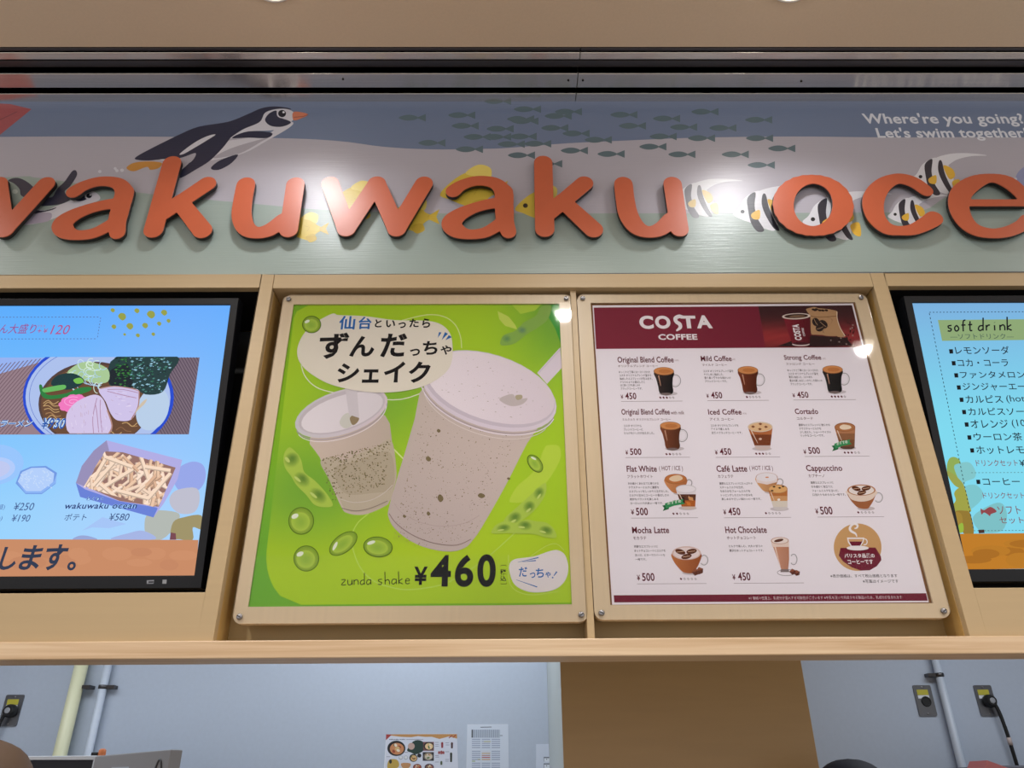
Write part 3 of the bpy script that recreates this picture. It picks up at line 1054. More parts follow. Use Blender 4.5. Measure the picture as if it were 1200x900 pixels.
# small cup: traced at 4.5 from (330,480)
Q = lambda pts: zp(pts, 330, 480, 4.5)
CUPW = (222, 212, 222)
g.blob(Q([(150, 150), (200, 250), (260, 390), (318, 520), (345, 545), (390, 555), (440, 553), (500, 532), (552, 505), (566, 490), (590, 420), (607, 335), (585, 200), (545, 30), (350, 60)]), lambda x, y: (206 - 0.18 * (x - 380), 188 - 0.16 * (x - 380), 178 - 0.16 * (x - 380)), 3)
g.blob(Q([(205, 275), (260, 250), (330, 268), (400, 235), (500, 195), (578, 160), (606, 330), (590, 420), (568, 485), (500, 520), (420, 540), (340, 530), (300, 460), (240, 350)]), (190, 177, 160))
g.blob(Q([(280, 310), (400, 270), (560, 220), (596, 330), (575, 420), (480, 440), (330, 440)]), (180, 167, 148))
for k in range(420):
    a, b = rnd.uniform(0, 1), rnd.uniform(0, 1) ** 1.4
    x = 215 + a * 360 + b * 60 * (0.6 - a) * 1.2
    y = 262 - 95 * a + b * 230
    w = 0.7 + rnd.random() * 1.1
    g.poly([(330 + (x + dx * w * 3) / 4.5, 480 + (y + dy * w * 3) / 4.5) for dx, dy in ((-1, -.3), (.1, -.9), (1, .2), (-.2, .8))], rnd.choice([(122, 112, 74), (108, 104, 66), (136, 124, 88), (96, 88, 60)]))
g.line(Q([(305, 470), (380, 490), (470, 478), (540, 440), (585, 398)]), 0.8, (206, 196, 190), sm=4)
g.line(Q([(318, 520), (390, 535), (470, 520), (560, 482)]), 0.9, (140, 124, 120), sm=4)
# lid of the small cup
g.poly(ell(400, 483.5, 56.5, 25.5, -18), lambda x, y: (212 + 0.1 * (x - 400), 202, 212))
g.poly(ell(400.5, 482.5, 53, 22.5, -18), (200, 190, 200))
g.poly(ell(401, 483.5, 50, 19.5, -18), lambda x, y: (226 - 0.12 * (x - 400), 218 - 0.12 * (x - 400), 226 - 0.12 * (x - 400)))
g.line(ell(400, 485.5, 56, 25.5, -18, 24, 10, 175), 1.0, (170, 160, 172))
g.line(ell(400, 488.5, 55, 25, -18, 24, 10, 170), 0.8, (236, 228, 236))
g.blob([(398, 496), (402, 487), (409, 484), (414, 490), (412, 499), (404, 502)], (208, 206, 200))
g.blob([(410, 490), (416, 486), (421, 490), (418, 496), (413, 498)], (150, 132, 104))
g.poly([(404, 452), (418, 452), (421, 490), (409, 486)], (210, 202, 210))
# big cup: traced at 4.09 from (460,310)
Q = lambda pts: zp(pts, 460, 310, 4.09)
g.poly([(629.5, 437), (656.5, 407), (658.5, 431), (641, 450)], (222, 210, 224))
g.line([(631, 437.5), (657, 409)], 0.8, (196, 184, 200))
body = [(498, 452), (486, 491), (474.7, 530), (464, 565), (455.5, 596), (455.5, 607), (463, 620), (481, 634), (503, 643), (528, 646.5), (545, 642), (554, 633), (564, 619), (592, 570), (617.5, 520), (640, 482), (600, 470), (540, 470)]
g.poly(smooth(body, True, 3), lambda x, y: (200 + 0.06 * (x - 540) - 0.03 * (y - 540), 184 + 0.05 * (x - 540) - 0.03 * (y - 540), 180 + 0.05 * (x - 540)))
for k in range(560):
    t = rnd.random() ** 0.8
    a = rnd.random()
    xl, xr = 492 - t * 36, 632 - t * 74
    x = xl + (xr - xl) * (0.04 + 0.92 * (a ** 1.5))
    y = 470 + 20 * a * (1 - t) + t * 160 + 10 * math.sin(3.14 * a) * t
    w = rnd.choice([0.4, 0.5, 0.5, 0.6, 0.7, 1.0])
    h = rnd.uniform(0, 3.1)
    g.poly([(x + w * (dx * math.cos(h) - dy * math.sin(h)), y + w * (dx * math.sin(h) + dy * math.cos(h))) for dx, dy in ((-1, -.2), (0, -.8), (1, .1), (.1, .8))], rnd.choice([(150, 138, 112), (132, 120, 92), (160, 146, 124), (118, 106, 78)]))
for x, y, w, h in ((516, 584, 3.4, 4.6), (564, 581, 4.2, 3), (502, 538, 3, 3), (514, 505, 2.2, 2.2), (596, 561, 2, 1.5), (474, 605, 2, 2), (502, 602, 2, 2.6)):
    g.blob([(x - w, y), (x - w * .3, y - h), (x + w * .8, y - h * .5), (x + w, y + h * .4), (x, y + h)], (122, 108, 80), 3)
g.line([(462, 590), (472, 602), (495, 613), (520, 617), (545, 613), (562, 604)], 0.7, (184, 166, 164), sm=4)
g.line([(456, 602), (465, 614), (485, 628), (510, 637), (535, 639), (552, 632)], 1.0, (146, 126, 124), sm=4)
# lid
g.poly(ell(573, 459, 82, 42, 17.5, 36), lambda x, y: (220, 208, 222))
g.poly(ell(573.5, 456, 80, 40.5, 17.5, 36), (204, 192, 206))
g.poly(ell(575, 454.5, 77.5, 38, 17.5, 36), lambda x, y: (228 - 0.1 * (x - 575), 216 - 0.12 * (x - 575), 226 - 0.1 * (x - 575)))
g.line(ell(572, 463, 82, 42, 17.5, 36, 5, 178), 1.2, (236, 226, 238))
g.line(ell(572, 461, 82, 42, 17.5, 36, 5, 178), 0.7, (166, 152, 168))
g.line(ell(571, 470, 78, 40, 17.5, 36, 15, 168), 0.7, (226, 216, 214))
for k in range(70):
    a, r = rnd.uniform(0, 6.28), rnd.random() ** 0.5
    p = ell(574, 455, 68 * r, 30 * r, 17.5, 1, math.degrees(a), math.degrees(a) + 1)[0]
    w = rnd.uniform(0.3, 0.9)
    g.poly([(p[0] - w * 1.6, p[1]), (p[0], p[1] - w * .6), (p[0] + w * 1.6, p[1] + .2), (p[0], p[1] + w * .5)], (176, 164, 158))
g.blob([(585, 468), (600, 462), (606, 468), (618, 467), (612, 474), (598, 476)], (196, 184, 186))
g.blob([(604, 464), (611, 463), (612, 467), (606, 469)], (176, 166, 140))
# speech bubble
Q = lambda pts: zp(pts, 340, 360, 5.714)
BUB = (228, 220, 208)
g.blob(Q([(48, 310), (58, 245), (100, 170), (170, 105), (265, 52), (300, 45), (330, 55), (500, 62), (700, 88), (900, 92), (1000, 112), (1060, 160), (1085, 230), (1085, 350), (1050, 430), (960, 500), (850, 545), (700, 570), (550, 572), (400, 552), (250, 510), (130, 440), (68, 375)]), BUB, 5)
BLU = (44, 104, 178)
for ch, x0, y0, x1, y1, col, b in (('仙', 396.5, 370.5, 415.5, 386.5, (240, 238, 236), .06), ('台', 419.5, 371.5, 435, 386, (240, 238, 236), .06),
        ('仙', 396.5, 370.5, 415.5, 386.5, BLU, .025), ('台', 419.5, 371.5, 435, 386, BLU, .025),
        ('と', 439, 374.5, 447, 384, INK, .03), ('い', 452, 375.5, 463, 384, INK, .03), ('っ', 466.5, 378, 475.5, 385, INK, .03), ('た', 479.5, 374, 490.5, 384, INK, .03), ('ら', 494.5, 373.5, 504, 384.5, INK, .03),
        ('ず', 372, 390, 407, 421, INK, .032), ('ん', 409, 394, 438, 418.5, INK, .032), ('だ', 445, 391, 476, 419, INK, .032),
        ('っ', 480, 409, 492, 417.5, INK, .03), ('ち', 495, 400, 512.5, 416, INK, .03), ('ゃ', 516, 405, 529, 416, INK, .018),
        ('シ', 394, 426, 420, 448.5, INK, .032), ('ェ', 424, 433, 443.5, 449, INK, .032), ('イ', 449, 424, 474, 448.5, INK, .032), ('ク', 478, 424, 504, 449, INK, .032)):
    g.text(ch, x0, y0, x1, y1, col, b)
for p in ([(513, 396.5), (514.5, 389.5), (517.5, 390)], [(517.5, 399), (521.5, 389.5), (525, 391.5)], [(522, 399), (526, 393), (529.5, 395.5)]):
    g.poly(p, BLU)
# beans and pods
def bean(x, y, rx, ry, rot=0):
    g.poly(ell(x, y, rx + .6, ry + .6, rot), (52, 70, 30))
    g.shade(x, y, rx, ry, (214, 226, 110), (124, 158, 50), rot, (-rx * .1, ry * .3))
    g.shade(x - rx * .05, y + ry * .05, rx * .75, ry * .7, (146, 182, 70), (178, 204, 80), rot)
    p = ell(x, y, rx * .62, ry * .62, rot, 1, 215, 216)[0]
    g.poly(ell(p[0], p[1], rx * .30, ry * .18, rot - 25, 14), (232, 238, 220))
bean(365.4, 380.6, 10.5, 9.6)
bean(353, 610.5, 14.4, 15.5)
bean(359, 654.5, 14.4, 14.6)
bean(402.3, 637, 18.6, 10, -38)
bean(443, 641, 16.6, 11.4, 6)
bean(627, 543.3, 11.4, 6.8, 52)
def pod(pts, lumps):
    g.blob(pts, (176, 202, 84), 4)
    for x, y, rx, ry, rot in lumps:
        g.shade(x, y, rx, ry, (100, 136, 56), (174, 200, 84), rot, (rx * .1, -ry * .2))
        p = ell(x, y, rx * .5, ry * .6, rot, 1, 140, 141)[0]
        g.poly(ell(p[0], p[1], rx * .45, ry * .2, rot, 12), (196, 212, 120))
Q = lambda pts: zp(pts, 330, 480, 4.5)
pod(Q([(10, 260), (20, 220), (45, 200), (80, 230), (105, 270), (120, 330), (170, 370), (210, 410), (250, 460), (270, 507), (220, 515), (170, 500), (130, 450), (80, 400), (50, 350), (20, 310)]),
    [(342, 539, 9, 10, 50), (354, 562, 11, 8, 40), (373, 581, 12, 8, 40)])
Q = lambda pts: zp(pts, 540, 520, 5.0)
pod(Q([(495, 230), (502, 265), (490, 310), (450, 370), (400, 420), (340, 460), (290, 480), (250, 470), (265, 430), (310, 390), (365, 340), (420, 290), (455, 255)]),
    [(631.5, 578, 8, 6, -55), (620, 594, 8, 7, -40), (603, 607, 9, 7, -30)])
pod(Q([(178, 518), (205, 478), (260, 455), (330, 465), (380, 445), (440, 455), (500, 463), (545, 500), (560, 550), (500, 550), (430, 530), (350, 528), (270, 525), (200, 528)]),
    [(590, 619, 9, 5, -8), (615, 616, 9, 6, 5), (640, 622, 9, 6, 15)])
# writing at the bottom: thin hand lettering, price, tax note, small bubble
HAND = {'z': [[(0, 1), (.8, 1), (0, 0), (.9, .05)]], 'u': [[(0, 1), (.1, .1), (.5, 0), (.8, .3), (.85, 1)], [(.85, 1), (.9, 0)]], 'n': [[(0, 1), (.05, 0)], [(.05, .7), (.5, 1), (.8, .7), (.85, 0)]],
        'd': [[(.7, .9), (.2, .8), (0, .3), (.3, 0), (.75, .3)], [(.8, 2.3), (.8, 0)]], 'a': [[(.75, .9), (.2, .9), (0, .3), (.3, 0), (.75, .4)], [(.8, 1), (.85, 0)]],
        's': [[(.7, 1), (.1, .9), (.2, .55), (.65, .4), (.5, 0), (0, .05)]], 'h': [[(0, 2.4), (.05, 0)], [(.05, .6), (.5, .9), (.8, .6), (.85, 0)]],
        'k': [[(0, 2.4), (.05, 0)], [(.7, 1), (.05, .45), (.8, 0)]], 'e': [[(.05, .55), (.75, .6), (.5, 1), (.1, .8), (.05, .2), (.4, 0), (.8, .15)]],
        'o': [[(.4, 1), (.05, .6), (.2, .05), (.6, .05), (.8, .5), (.4, 1)]], 'f': [[(.8, 1.9), (.45, 1.8), (.35, 1.2), (.4, -.1)], [(.05, 1), (.8, 1.05)]],
        't': [[(.4, 1.7), (.4, .2), (.6, 0), (.8, .1)], [(.05, 1.05), (.8, 1.1)]], 'r': [[(.1, 1), (.15, 0)], [(.15, .6), (.45, .95), (.75, .95)]], 'i': [[(.3, .95), (.35, 0)], [(.28, 1.45), (.32, 1.4)]],
        'w': [[(0, 1), (.2, .05), (.45, .8), (.7, .05), (.95, 1)]], 'c': [[(.75, .85), (.4, 1), (.05, .6), (.2, .1), (.7, .1)]]}
def hand(cv, word, x0, yb, x1, xh, w, col, slope=0.0):
    n = len(word)
    adv = (x1 - x0) / n
    for i, ch in enumerate(word):
        for st in HAND.get(ch, []):
            pts = [(x0 + adv * i + px * adv * .82, yb - py * xh + slope * i) for px, py in st]
            cv.line(pts, w, col, sm=3 if len(pts) > 2 else 0)
hand(g, 'zunda', 400, 685.5, 437, 6.0, 1.0, INK, -.1)
hand(g, 'shake', 443, 685, 483, 6.2, 1.0, INK, -.2)
g.text('¥', 484.5, 664, 500.5, 685.5, INK, .028)
g.text('4', 504, 650.5, 528, 687.5, INK, .03, res=6)
g.text('6', 532.5, 650, 554.5, 688, INK, .03, res=6)
g.text('0', 559, 649.5, 581, 688, INK, .03, res=6)
g.text('税', 586, 667, 593.2, 673.5, INK, .02)
g.text('込', 586.2, 674.5, 593.4, 681, INK, .02)
g.line([(587, 664), (587, 662.5), (593, 662.3), (593, 663.8)], 0.6, INK)
g.line([(587, 683), (587, 684.5), (593.5, 684.2), (593.5, 682.7)], 0.6, INK)
g.line([(596, 650), (598, 685), (620, 697), (655, 693)], 0.7, (200, 222, 110), sm=4)
g.line([(622, 652), (640, 640), (652, 637.5), (661, 645)], 0.7, (200, 222, 110), sm=4)
Q = lambda pts: zp(pts, 540, 520, 5.0)
g.blob(Q([(285, 750), (288, 700), (320, 676), (380, 668), (440, 658), (520, 630), (570, 625), (612, 655), (630, 730), (612, 800), (560, 850), (480, 870), (390, 866), (315, 825)]), (226, 218, 222))
for ch, x0, y0, x1, y1 in (('だ', 608, 664.5, 618, 676), ('っ', 621, 671, 627.5, 677.5), ('ち', 628, 666, 637.5, 677), ('ゃ', 639, 670, 645.5, 677)):
    g.text(ch, x0, y0, x1, y1, BLU, .02)
g.line([(652.5, 670), (649, 675)], [1.8, .8], BLU)
g.oval(647.6, 677, 1, .9, BLU)
for a, b in (((607, 659), (631, 653.5)), ((612, 658.5), (628, 657)), ((605, 679.5), (629.5, 688))):
    g.line([a, b], [.4, 1.2], BLU)
M_POSTER = art_mat('poster_print', 0.6, 0.0, 0.3, 0.06, bump=0.12, bscale=(60, 60, 60))
g.build('print', M_POSTER, TG)

# ---- the coffee menu
TC, WC = board('white and maroon coffee menu poster with small cup pictures in a beige frame', [(678.5, 345), (1012, 343), (1119, 723), (694, 727)],
               [(692, 355.5), (1003, 353.5), (1092, 706.5), (715.5, 709.5)], [(691, 348.5), (1002, 345), (716.5, 719), (1100, 716)], '')
k_ = Canvas((TC.location.x, YP + 0.0066, TC.location.z))
MAR, PAPER = (112, 26, 48), (234, 227, 237)
k_.poly([(691, 354.5), (1004, 352.8), (1093.5, 707.5), (714.5, 710.5)], (122, 84, 50))
k_.poly([(694.3, 358), (999.7, 355.6), (1088.5, 705.8), (717.3, 708.7)], PAPER)
k_.poly([(695.8, 360.5), (888.6, 358.9), (897, 407.6), (698.6, 409)], lambda x, y: (118 + .10 * (800 - x) * (x < 800), 34 + .14 * (760 - x) * (x < 760), 54 + .12 * (760 - x) * (x < 760)))  # left end lightened: glare painted into the maroon header
HQ = [(888.6, 358.9), (998.4, 357.7), (1010.6, 407), (897, 407.6)]
def redwood(s, t):
    b = math.exp(-((t - .75) / .35) ** 2) * (1.0 if s < .45 else .55 + .4 * (s > .8))
    w = 0.5 + 0.5 * math.sin(40 * t + 5 * math.sin(6 * s))
    return (58 + 84 * b + 14 * w * b, 30 + 14 * b + 10 * w * b, 36 + 14 * b + 6 * w * b)
k_.grid(HQ, 16, 24, redwood)
WH = (236, 230, 236)
for ch, x0, y0, x1, y1 in (('C', 750, 370, 766.5, 385.5), ('O', 768.5, 370, 786.5, 385.3), ('T', 799, 370, 816.5, 384.8), ('A', 817, 369.6, 835.5, 384.8)):
    k_.text(ch, x0, y0, x1, y1, WH, .045, res=6)
k_.line([(800.5, 371.5), (796, 370.8), (791.5, 373), (792.5, 377), (796.5, 380), (797, 384), (792.5, 387.8)], [2.6, 4.4, 4.6, 4.2, 4.4, 4.2, 1.6], WH, sm=4)
k_.text('COFFEE', 771.8, 391.5, 817.5, 398.3, WH, .035)
# cup and sack in the header picture: traced at 10.91 from (900,350)
Q = lambda pts: zp(pts, 900, 350, 10.91)
k_.poly(Q([(120, 610), (300, 540), (560, 470), (1000, 500), (1080, 600), (600, 612)]), (44, 26, 30), HQ)
k_.blob(Q([(490, 150), (500, 128), (590, 108), (640, 122), (700, 128), (790, 138), (880, 160), (888, 200), (884, 260), (905, 330), (935, 400), (985, 482), (920, 492), (860, 480), (760, 478), (690, 465), (610, 460), (550, 440), (540, 240)]), (182, 142, 104), 3)
k_.line(Q([(520, 215), (620, 236), (740, 234), (880, 222)]), 0.8, (130, 92, 62), sm=3)
k_.line(Q([(880, 165), (884, 255), (920, 370), (985, 480)]), 0.8, (226, 208, 186), sm=3)
for x, y in ((580, 140), (600, 148), (660, 150), (700, 152), (745, 150), (620, 136)):
    k_.oval(900 + x / 10.91, 350 + y / 10.91, 2.2, 1.2, (40, 26, 22), 10, 12)
for x, y, rx, ry, r in ((612, 300, 5.2, 4.2, 60), (705, 328, 5.8, 4.4, 40), (662, 375, 5.0, 4.2, -20)):
    k_.oval(900 + x / 10.91, 350 + y / 10.91, rx, ry, (42, 32, 32), r, 20)
    k_.line(ell(900 + x / 10.91, 350 + y / 10.91, rx * .8, .4, r, 6, 0, 180), .5, (188, 150, 114))
for k in range(16):
    k_.oval(900 + (760 + 60 * math.cos(k * .35 - 1.4)) / 10.91, 350 + (335 + 95 * math.sin(k * .2 - 1.4)) / 10.91, .35, .35, (60, 40, 30), 0, 6)
for k in range(60):
    x, y = rnd.uniform(700, 1110), rnd.uniform(300, 600)
    if y > 480 or x > 920:
        k_.poly(ell(900 + x / 10.91, 350 + y / 10.91, 1.1, .8, rnd.uniform(0, 90), 7), rnd.choice([(34, 20, 24), (28, 18, 20), (150, 128, 124)]), HQ)
k_.poly(Q([(200, 255), (530, 245), (545, 420), (530, 580), (420, 596), (312, 580), (250, 410)]), lambda x, y: (132 - 1.6 * (x - 918), 34 - .5 * (x - 918), 50 - .6 * (x - 918)))
k_.poly(ell(900 + 420 / 10.91, 350 + 584 / 10.91, 10.2, 2.2), (214, 196, 196))
k_.poly(ell(900 + 420 / 10.91, 350 + 574 / 10.91, 9.6, 1.7), (70, 24, 36))
k_.poly(ell(900 + 360 / 10.91, 350 + 226 / 10.91, 16.6, 3.6, -2), (222, 206, 200))
k_.poly(ell(900 + 360 / 10.91, 350 + 224 / 10.91, 14.0, 2.5, -2), (66, 44, 38))
k_.poly(ell(900 + 372 / 10.91, 350 + 228 / 10.91, 9.0, 1.5, -2), (120, 92, 72))
k_.text('COSTA', 931.8, 380, 940, 398.8, WH, .045, quarter=True)
k_.text('COFFEE', 941.2, 384.5, 943.6, 394, WH, .02, quarter=True)

TXT = (92, 22, 42)
GREY = (48, 38, 46)
def dots(x0, x1, y, n, s=1.5):
    for i in range(5):
        x = x0 + (x1 - x0) * i / 4
        c1 = (90, 24, 42) if i < n else (150, 140, 148)
        q = [(x - s, y - .3), (x - .2, y - s), (x + s, y + .3), (x + .2, y + s)]
        k_.poly(q, c1)
        if i >= n:
            k_.poly([(x + (a - x) * .5, y + (b - y) * .5) for a, b in q], PAPER)
def item(name, nb, kana, kb, lines, ys, xs, yen, num, price, rule, dt, nd, small=None):
    k_.text(name, *nb, TXT, .022)
    k_.text(kana, *kb, (96, 52, 66), .012)
    for s, y, (a, b) in zip(lines, ys, xs):
        k_.text(s, a, y - 1.5, b, y + 1.5, GREY, 0.012, res=1)
    k_.text('¥', *yen, TXT, .018)
    k_.text(price, *num, TXT, .022)
    k_.line([(rule[0], rule[2]), (rule[1], rule[2] - .5)], .5, (150, 134, 142))
    dots(*dt, nd)
    if small:
        k_.text(small[0], *small[1:], TXT if len(small[0]) > 6 else (150, 120, 130), .006, res=2)
HL = '(HOT)'
item('Original Blend Coffee', (724, 418, 790, 427), 'オリジナルブレンド コーヒー', (724.2, 427.5, 771, 430.3),
     ['ゆっくりと丁寧にローストされた', 'コスタ オリジナルブレンド豆から', '抽出したエスプレッソが生み出す、', 'ナッツのような香ばしさと', 'ほど良いコクを楽しめる', 'ブラックコーヒーです。'], [436, 439.8, 443.8, 447.8, 451.5, 455.4],
     [(725.3, 762), (725.8, 763.5), (726.3, 764.6), (726.8, 755.8), (727.1, 750), (727.4, 753)], (727.6, 462.6, 730.5, 467.4), (733, 460.2, 746, 468), '450', (728, 800, 470.5), (773.9, 789, 466), 3, (HL, 790.8, 421.5, 795.5, 423.8))
item('Mild Coffee', (821.6, 417, 857.8, 423.4), 'マイルド コーヒー', (823, 426.3, 852, 429),
     ['コスタ オリジナルブレンド豆を', 'やさしめに抽出した、', '香り高く軽やかな味わいの', 'ブラックコーヒーです。'], [434.8, 438.8, 442.8, 446.8],
     [(824.3, 859.5), (825, 848), (825.6, 856.7), (826.2, 852.2)], (828, 461.6, 831, 466.4), (833.8, 459.3, 846.8, 467), '450', (829, 901, 469.6), (875.2, 890, 465.2), 1, (HL, 858, 420.4, 862, 422.8))
item('Strong Coffee', (919.5, 416, 963.2, 423.4), 'ストロング コーヒー', (921.5, 425, 954.8, 428),
     ['ゆっくりと丁寧にローストされた', 'コスタ オリジナルブレンド豆を', '贅沢に抽出した、コクのある', '重みを楽しめるしっかりした味わいの', 'ブラックコーヒーです。'], [434, 437.9, 441.9, 446, 450.1],
     [(923, 959), (924, 959), (924.8, 952), (925.6, 964), (926.4, 952.4)], (929, 461, 932.2, 465.8), (934.8, 459, 948, 466.3), '450', (929.8, 1003, 468.8), (974.8, 990, 464.8), 4, (HL, 964, 419.5, 968, 421.8))
item('Original Blend Coffee', (728.6, 479.2, 785.4, 488), 'ミルク入り オリジナルブレンド コーヒー', (729.6, 490, 786, 493),
     ['コスタ オリジナル', 'ブレンドコーヒーに', 'ミルクを少しだけ加えました。'], [499, 503.3, 507.6], [(731, 752), (731, 753.6), (731.4, 766.8)],
     (733.2, 527.6, 736.2, 533), (738.6, 525.4, 752, 533.3), '500', (733, 808.5, 536.3), (781, 797, 532.2), 2, ('with milk', 786.3, 481.5, 802, 485.6))
item('Iced Coffee', (830.2, 479.4, 869.4, 486), 'アイス コーヒー', (832, 489.6, 860, 493),
     ['コスタ オリジナルブレンドを', 'アイスで楽しめる', '定番のブラックコーヒーです。'], [498.6, 502.8, 507.2], [(833, 865.5), (833.4, 854.8), (834.2, 870)],
     (838.2, 527.4, 841.4, 532.8), (844, 525.2, 857.4, 533.2), '450', (838.8, 914, 536), (886.2, 902, 531.7), 3, ('(ICE)', 870.5, 483.6, 875, 485.8))
item('Cortado', (932, 478.8, 959.2, 485.3), 'コルタード', (934, 488.6, 953, 492),
     ['濃厚なエスプレッソに滑らかな', 'テクスチャーミルクを', '少し加えた、ショートサイズの', 'リッチなコーヒーです。'], [498, 502.3, 506.4, 510.5], [(936, 973), (937, 962.5), (937.8, 974), (938.4, 966.2)],
     (942, 526.8, 945.4, 532.2), (948, 524, 961.6, 532), '500', (943, 1019, 535), (990, 1006.4, 530.4), 3)
item('Flat White', (734.6, 545.8, 770, 553), 'フラットホワイト', (735.2, 556.6, 765, 560.4),
     ['きめ細かくあわ立てた滑らかな', 'テクスチャーミルクに濃厚な', 'エスプレッソをしっかりと注ぎました。', 'ミルクの甘みとコーヒーの香ばしさの', '絶妙なバランスを楽しめる', 'ヨーロッパで人気の一杯です。'], [566.6, 571.2, 575.8, 580.4, 585, 589.8],
     [(736, 772), (736.8, 772.4), (737.3, 783.6), (737.7, 784.2), (738.2, 771.8), (738.7, 777.4)], (739.6, 597, 743.4, 603.2), (745.6, 595, 759.6, 604), '500', (739.6, 818, 607.2), (789.2, 806, 602), 2, ('( HOT / ICE )', 772.8, 546, 800.6, 553))
item('Café Latte', (840, 545.4, 876, 553), 'カフェラテ', (841.6, 556.4, 859.6, 560.2),
     ['濃厚なエスプレッソにたっぷりの', 'スチームミルクを注ぎ、', 'なめらかなフォームミルクを', 'トッピングしたミルクの甘みを', '楽しめるやさしい味わいの一杯です。'], [566.6, 571.1, 575.6, 580.2, 584.8],
     [(843, 882), (843.6, 872), (844.2, 879.4), (845, 882), (845.8, 892.2)], (848, 597, 851.4, 603.2), (854, 595, 868.2, 603.8), '450', (848.6, 927, 606.8), (897.6, 913.6, 601.4), 1, ('( HOT / ICE )', 878.8, 545.8, 906.4, 552.6))
item('Cappuccino', (945.6, 544.8, 988, 554.2), 'カプチーノ', (947.6, 555.6, 966.4, 559.4),
     ['濃厚なエスプレッソに', 'きめ細かく泡立てた', 'フォームミルクを注いだ、', '口当たりなめらかな一杯です。'], [565.6, 570.3, 575, 579.7], [(950, 977), (951, 976), (952, 983), (952.6, 991.4)],
     (956, 596, 959.6, 602.4), (962, 593.6, 976.4, 603), '500', (958, 1036, 606), (1005.8, 1023, 600.5), 1)
item('Mocha Latte', (741, 617.4, 784.4, 625), 'モカラテ', (742.2, 628.6, 757.4, 632.6),
     ['芳醇なエスプレッソに', 'ホットチョコレートとミルクを', '注いだ、ビターでスイートな', '一杯です。'], [640.4, 645.4, 650.5, 655.6], [(743, 771), (743.4, 780), (744, 779.4), (744.6, 757.6)],
     (746.6, 673.6, 750.4, 680.4), (752.8, 671.4, 767.4, 681), '500', (746.6, 828, 684.3), (798, 815, 678.4), 1)
item('Hot Chocolate', (850.4, 616.8, 899, 624.8), 'ホットチョコレート', (852, 628.4, 886, 632.2),
     ['ミルクで楽しむ、大人の甘さの', '贅沢なホットチョコレートです。'], [640, 645.2], [(854, 894), (855, 895)],
     (858.6, 673, 862.4, 679.6), (865.4, 670.8, 880, 680.4), '450', (860, 942, 683.6), (2000, 2016, 678), 0)

# drink pictures
def handle(x, y, r, rr=None):
    k_.line(ell(x, y, r, rr or r, 0, 18, -140, 140), .9, (150, 146, 152))
    k_.line(ell(x, y, r * .78, (rr or r) * .78, 0, 18, -130, 130), .45, (206, 202, 208))
def mug(x, y, dark, s=1.0):
    """glass mug of black coffee; x, y is the middle of its rim"""
    k_.oval(x + 5 * s, y + 26 * s, 11 * s, 2.4 * s, (196, 186, 194))
    handle(x + 13.5 * s, y + 11 * s, 6.2 * s, 7 * s)
    k_.poly(smooth([(x - 11.6 * s, y + 1 * s), (x - 9 * s, y + 9 * s), (x - 6.6 * s, y + 18 * s), (x - 5 * s, y + 25 * s), (x + 2 * s, y + 28.4 * s), (x + 9.4 * s, y + 26.4 * s), (x + 11.2 * s, y + 22.6 * s), (x + 10.2 * s, y + 17 * s), (x + 10.6 * s, y + 8 * s), (x + 11.8 * s, y + 1 * s), (x, y - 1)], True, 3),
            lambda px, py: tuple(max(14, dark[j] - 2.2 * (px - x + 8) * (.9, .55, .45)[j]) for j in range(3)))
    k_.line([(x - 6.2 * s, y + 5 * s), (x - 3.6 * s, y + 17 * s)], [1.4, .5], (196, 150, 124))
    k_.oval(x + 2.4 * s, y + 26.6 * s, 6.4 * s, 1.5 * s, (120, 104, 104))
    k_.oval(x, y, 12 * s, 4.9 * s, (132, 82, 48), 1)
    k_.oval(x, y - .2, 11.4 * s, 4.3 * s, (206, 138, 84), 1)
    k_.oval(x + 1, y, 7 * s, 2.4 * s, (188, 118, 66), 1)
mug(777.9, 435.2, (52, 40, 40))
mug(876.3, 434, (112, 52, 34))
mug(975.6, 433.2, (36, 34, 36))
mug(785.5, 499.2, (120, 66, 44), 1.02)
def tumbler(x, y, w0, w1, h, layers, top, ry, rim=(214, 196, 180)):
    """tapered glass; layers: (share of the height, colour)"""
    k_.oval(x + 2, y + h, w1 + 3, 2.4, (198, 188, 196))
    prev = 0.0
    for share, colr in layers:
        a, b = w0 + (w1 - w0) * prev, w0 + (w1 - w0) * share
        xa, xb = x + 3.2 * prev, x + 3.2 * share
        k_.poly([(xa - a, y + h * prev), (xa + a, y + h * prev), (xb + b, y + h * share), (xb + b * .5, y + h * share + 1.4 * (share > .95)), (xb - b * .5, y + h * share + 1.4 * (share > .95)), (xb - b, y + h * share)], colr)
        prev = share
    k_.line([(x - w0 * .72, y + 4), (x - w1 * .5 + 1.4, y + h * .75)], [1.1, .4], (226, 206, 190))
    k_.oval(x, y, w0, ry, rim)
    k_.oval(x, y + .2, w0 * .92, ry * .82, top)
tumbler(890.8, 500.4, 14.6, 8.4, 25.5, [(.35, (176, 104, 62)), (.85, (120, 62, 36)), (1.0, (206, 186, 182))], (222, 184, 142), 6)
for dx, dy in ((-8.5, -.4), (0, -3.6), (6.5, -.2), (-.6, 2.4)):
    k_.poly([(890.8 + dx - 2.2, 500.4 + dy), (890.8 + dx, 499 + dy), (890.8 + dx + 2.6, 500.6 + dy), (890.8 + dx + .2, 502 + dy)], (128, 72, 42))
k_.oval(891, 514.5, 1.8, 1.4, (212, 182, 164), 0, 10)
tumbler(990, 500.6, 12.2, 8.2, 24.5, [(.3, (176, 120, 84)), (.6, (142, 96, 66)), (.93, (122, 78, 52)), (1.0, (90, 64, 54))], (176, 116, 74), 5.4, (150, 92, 60))
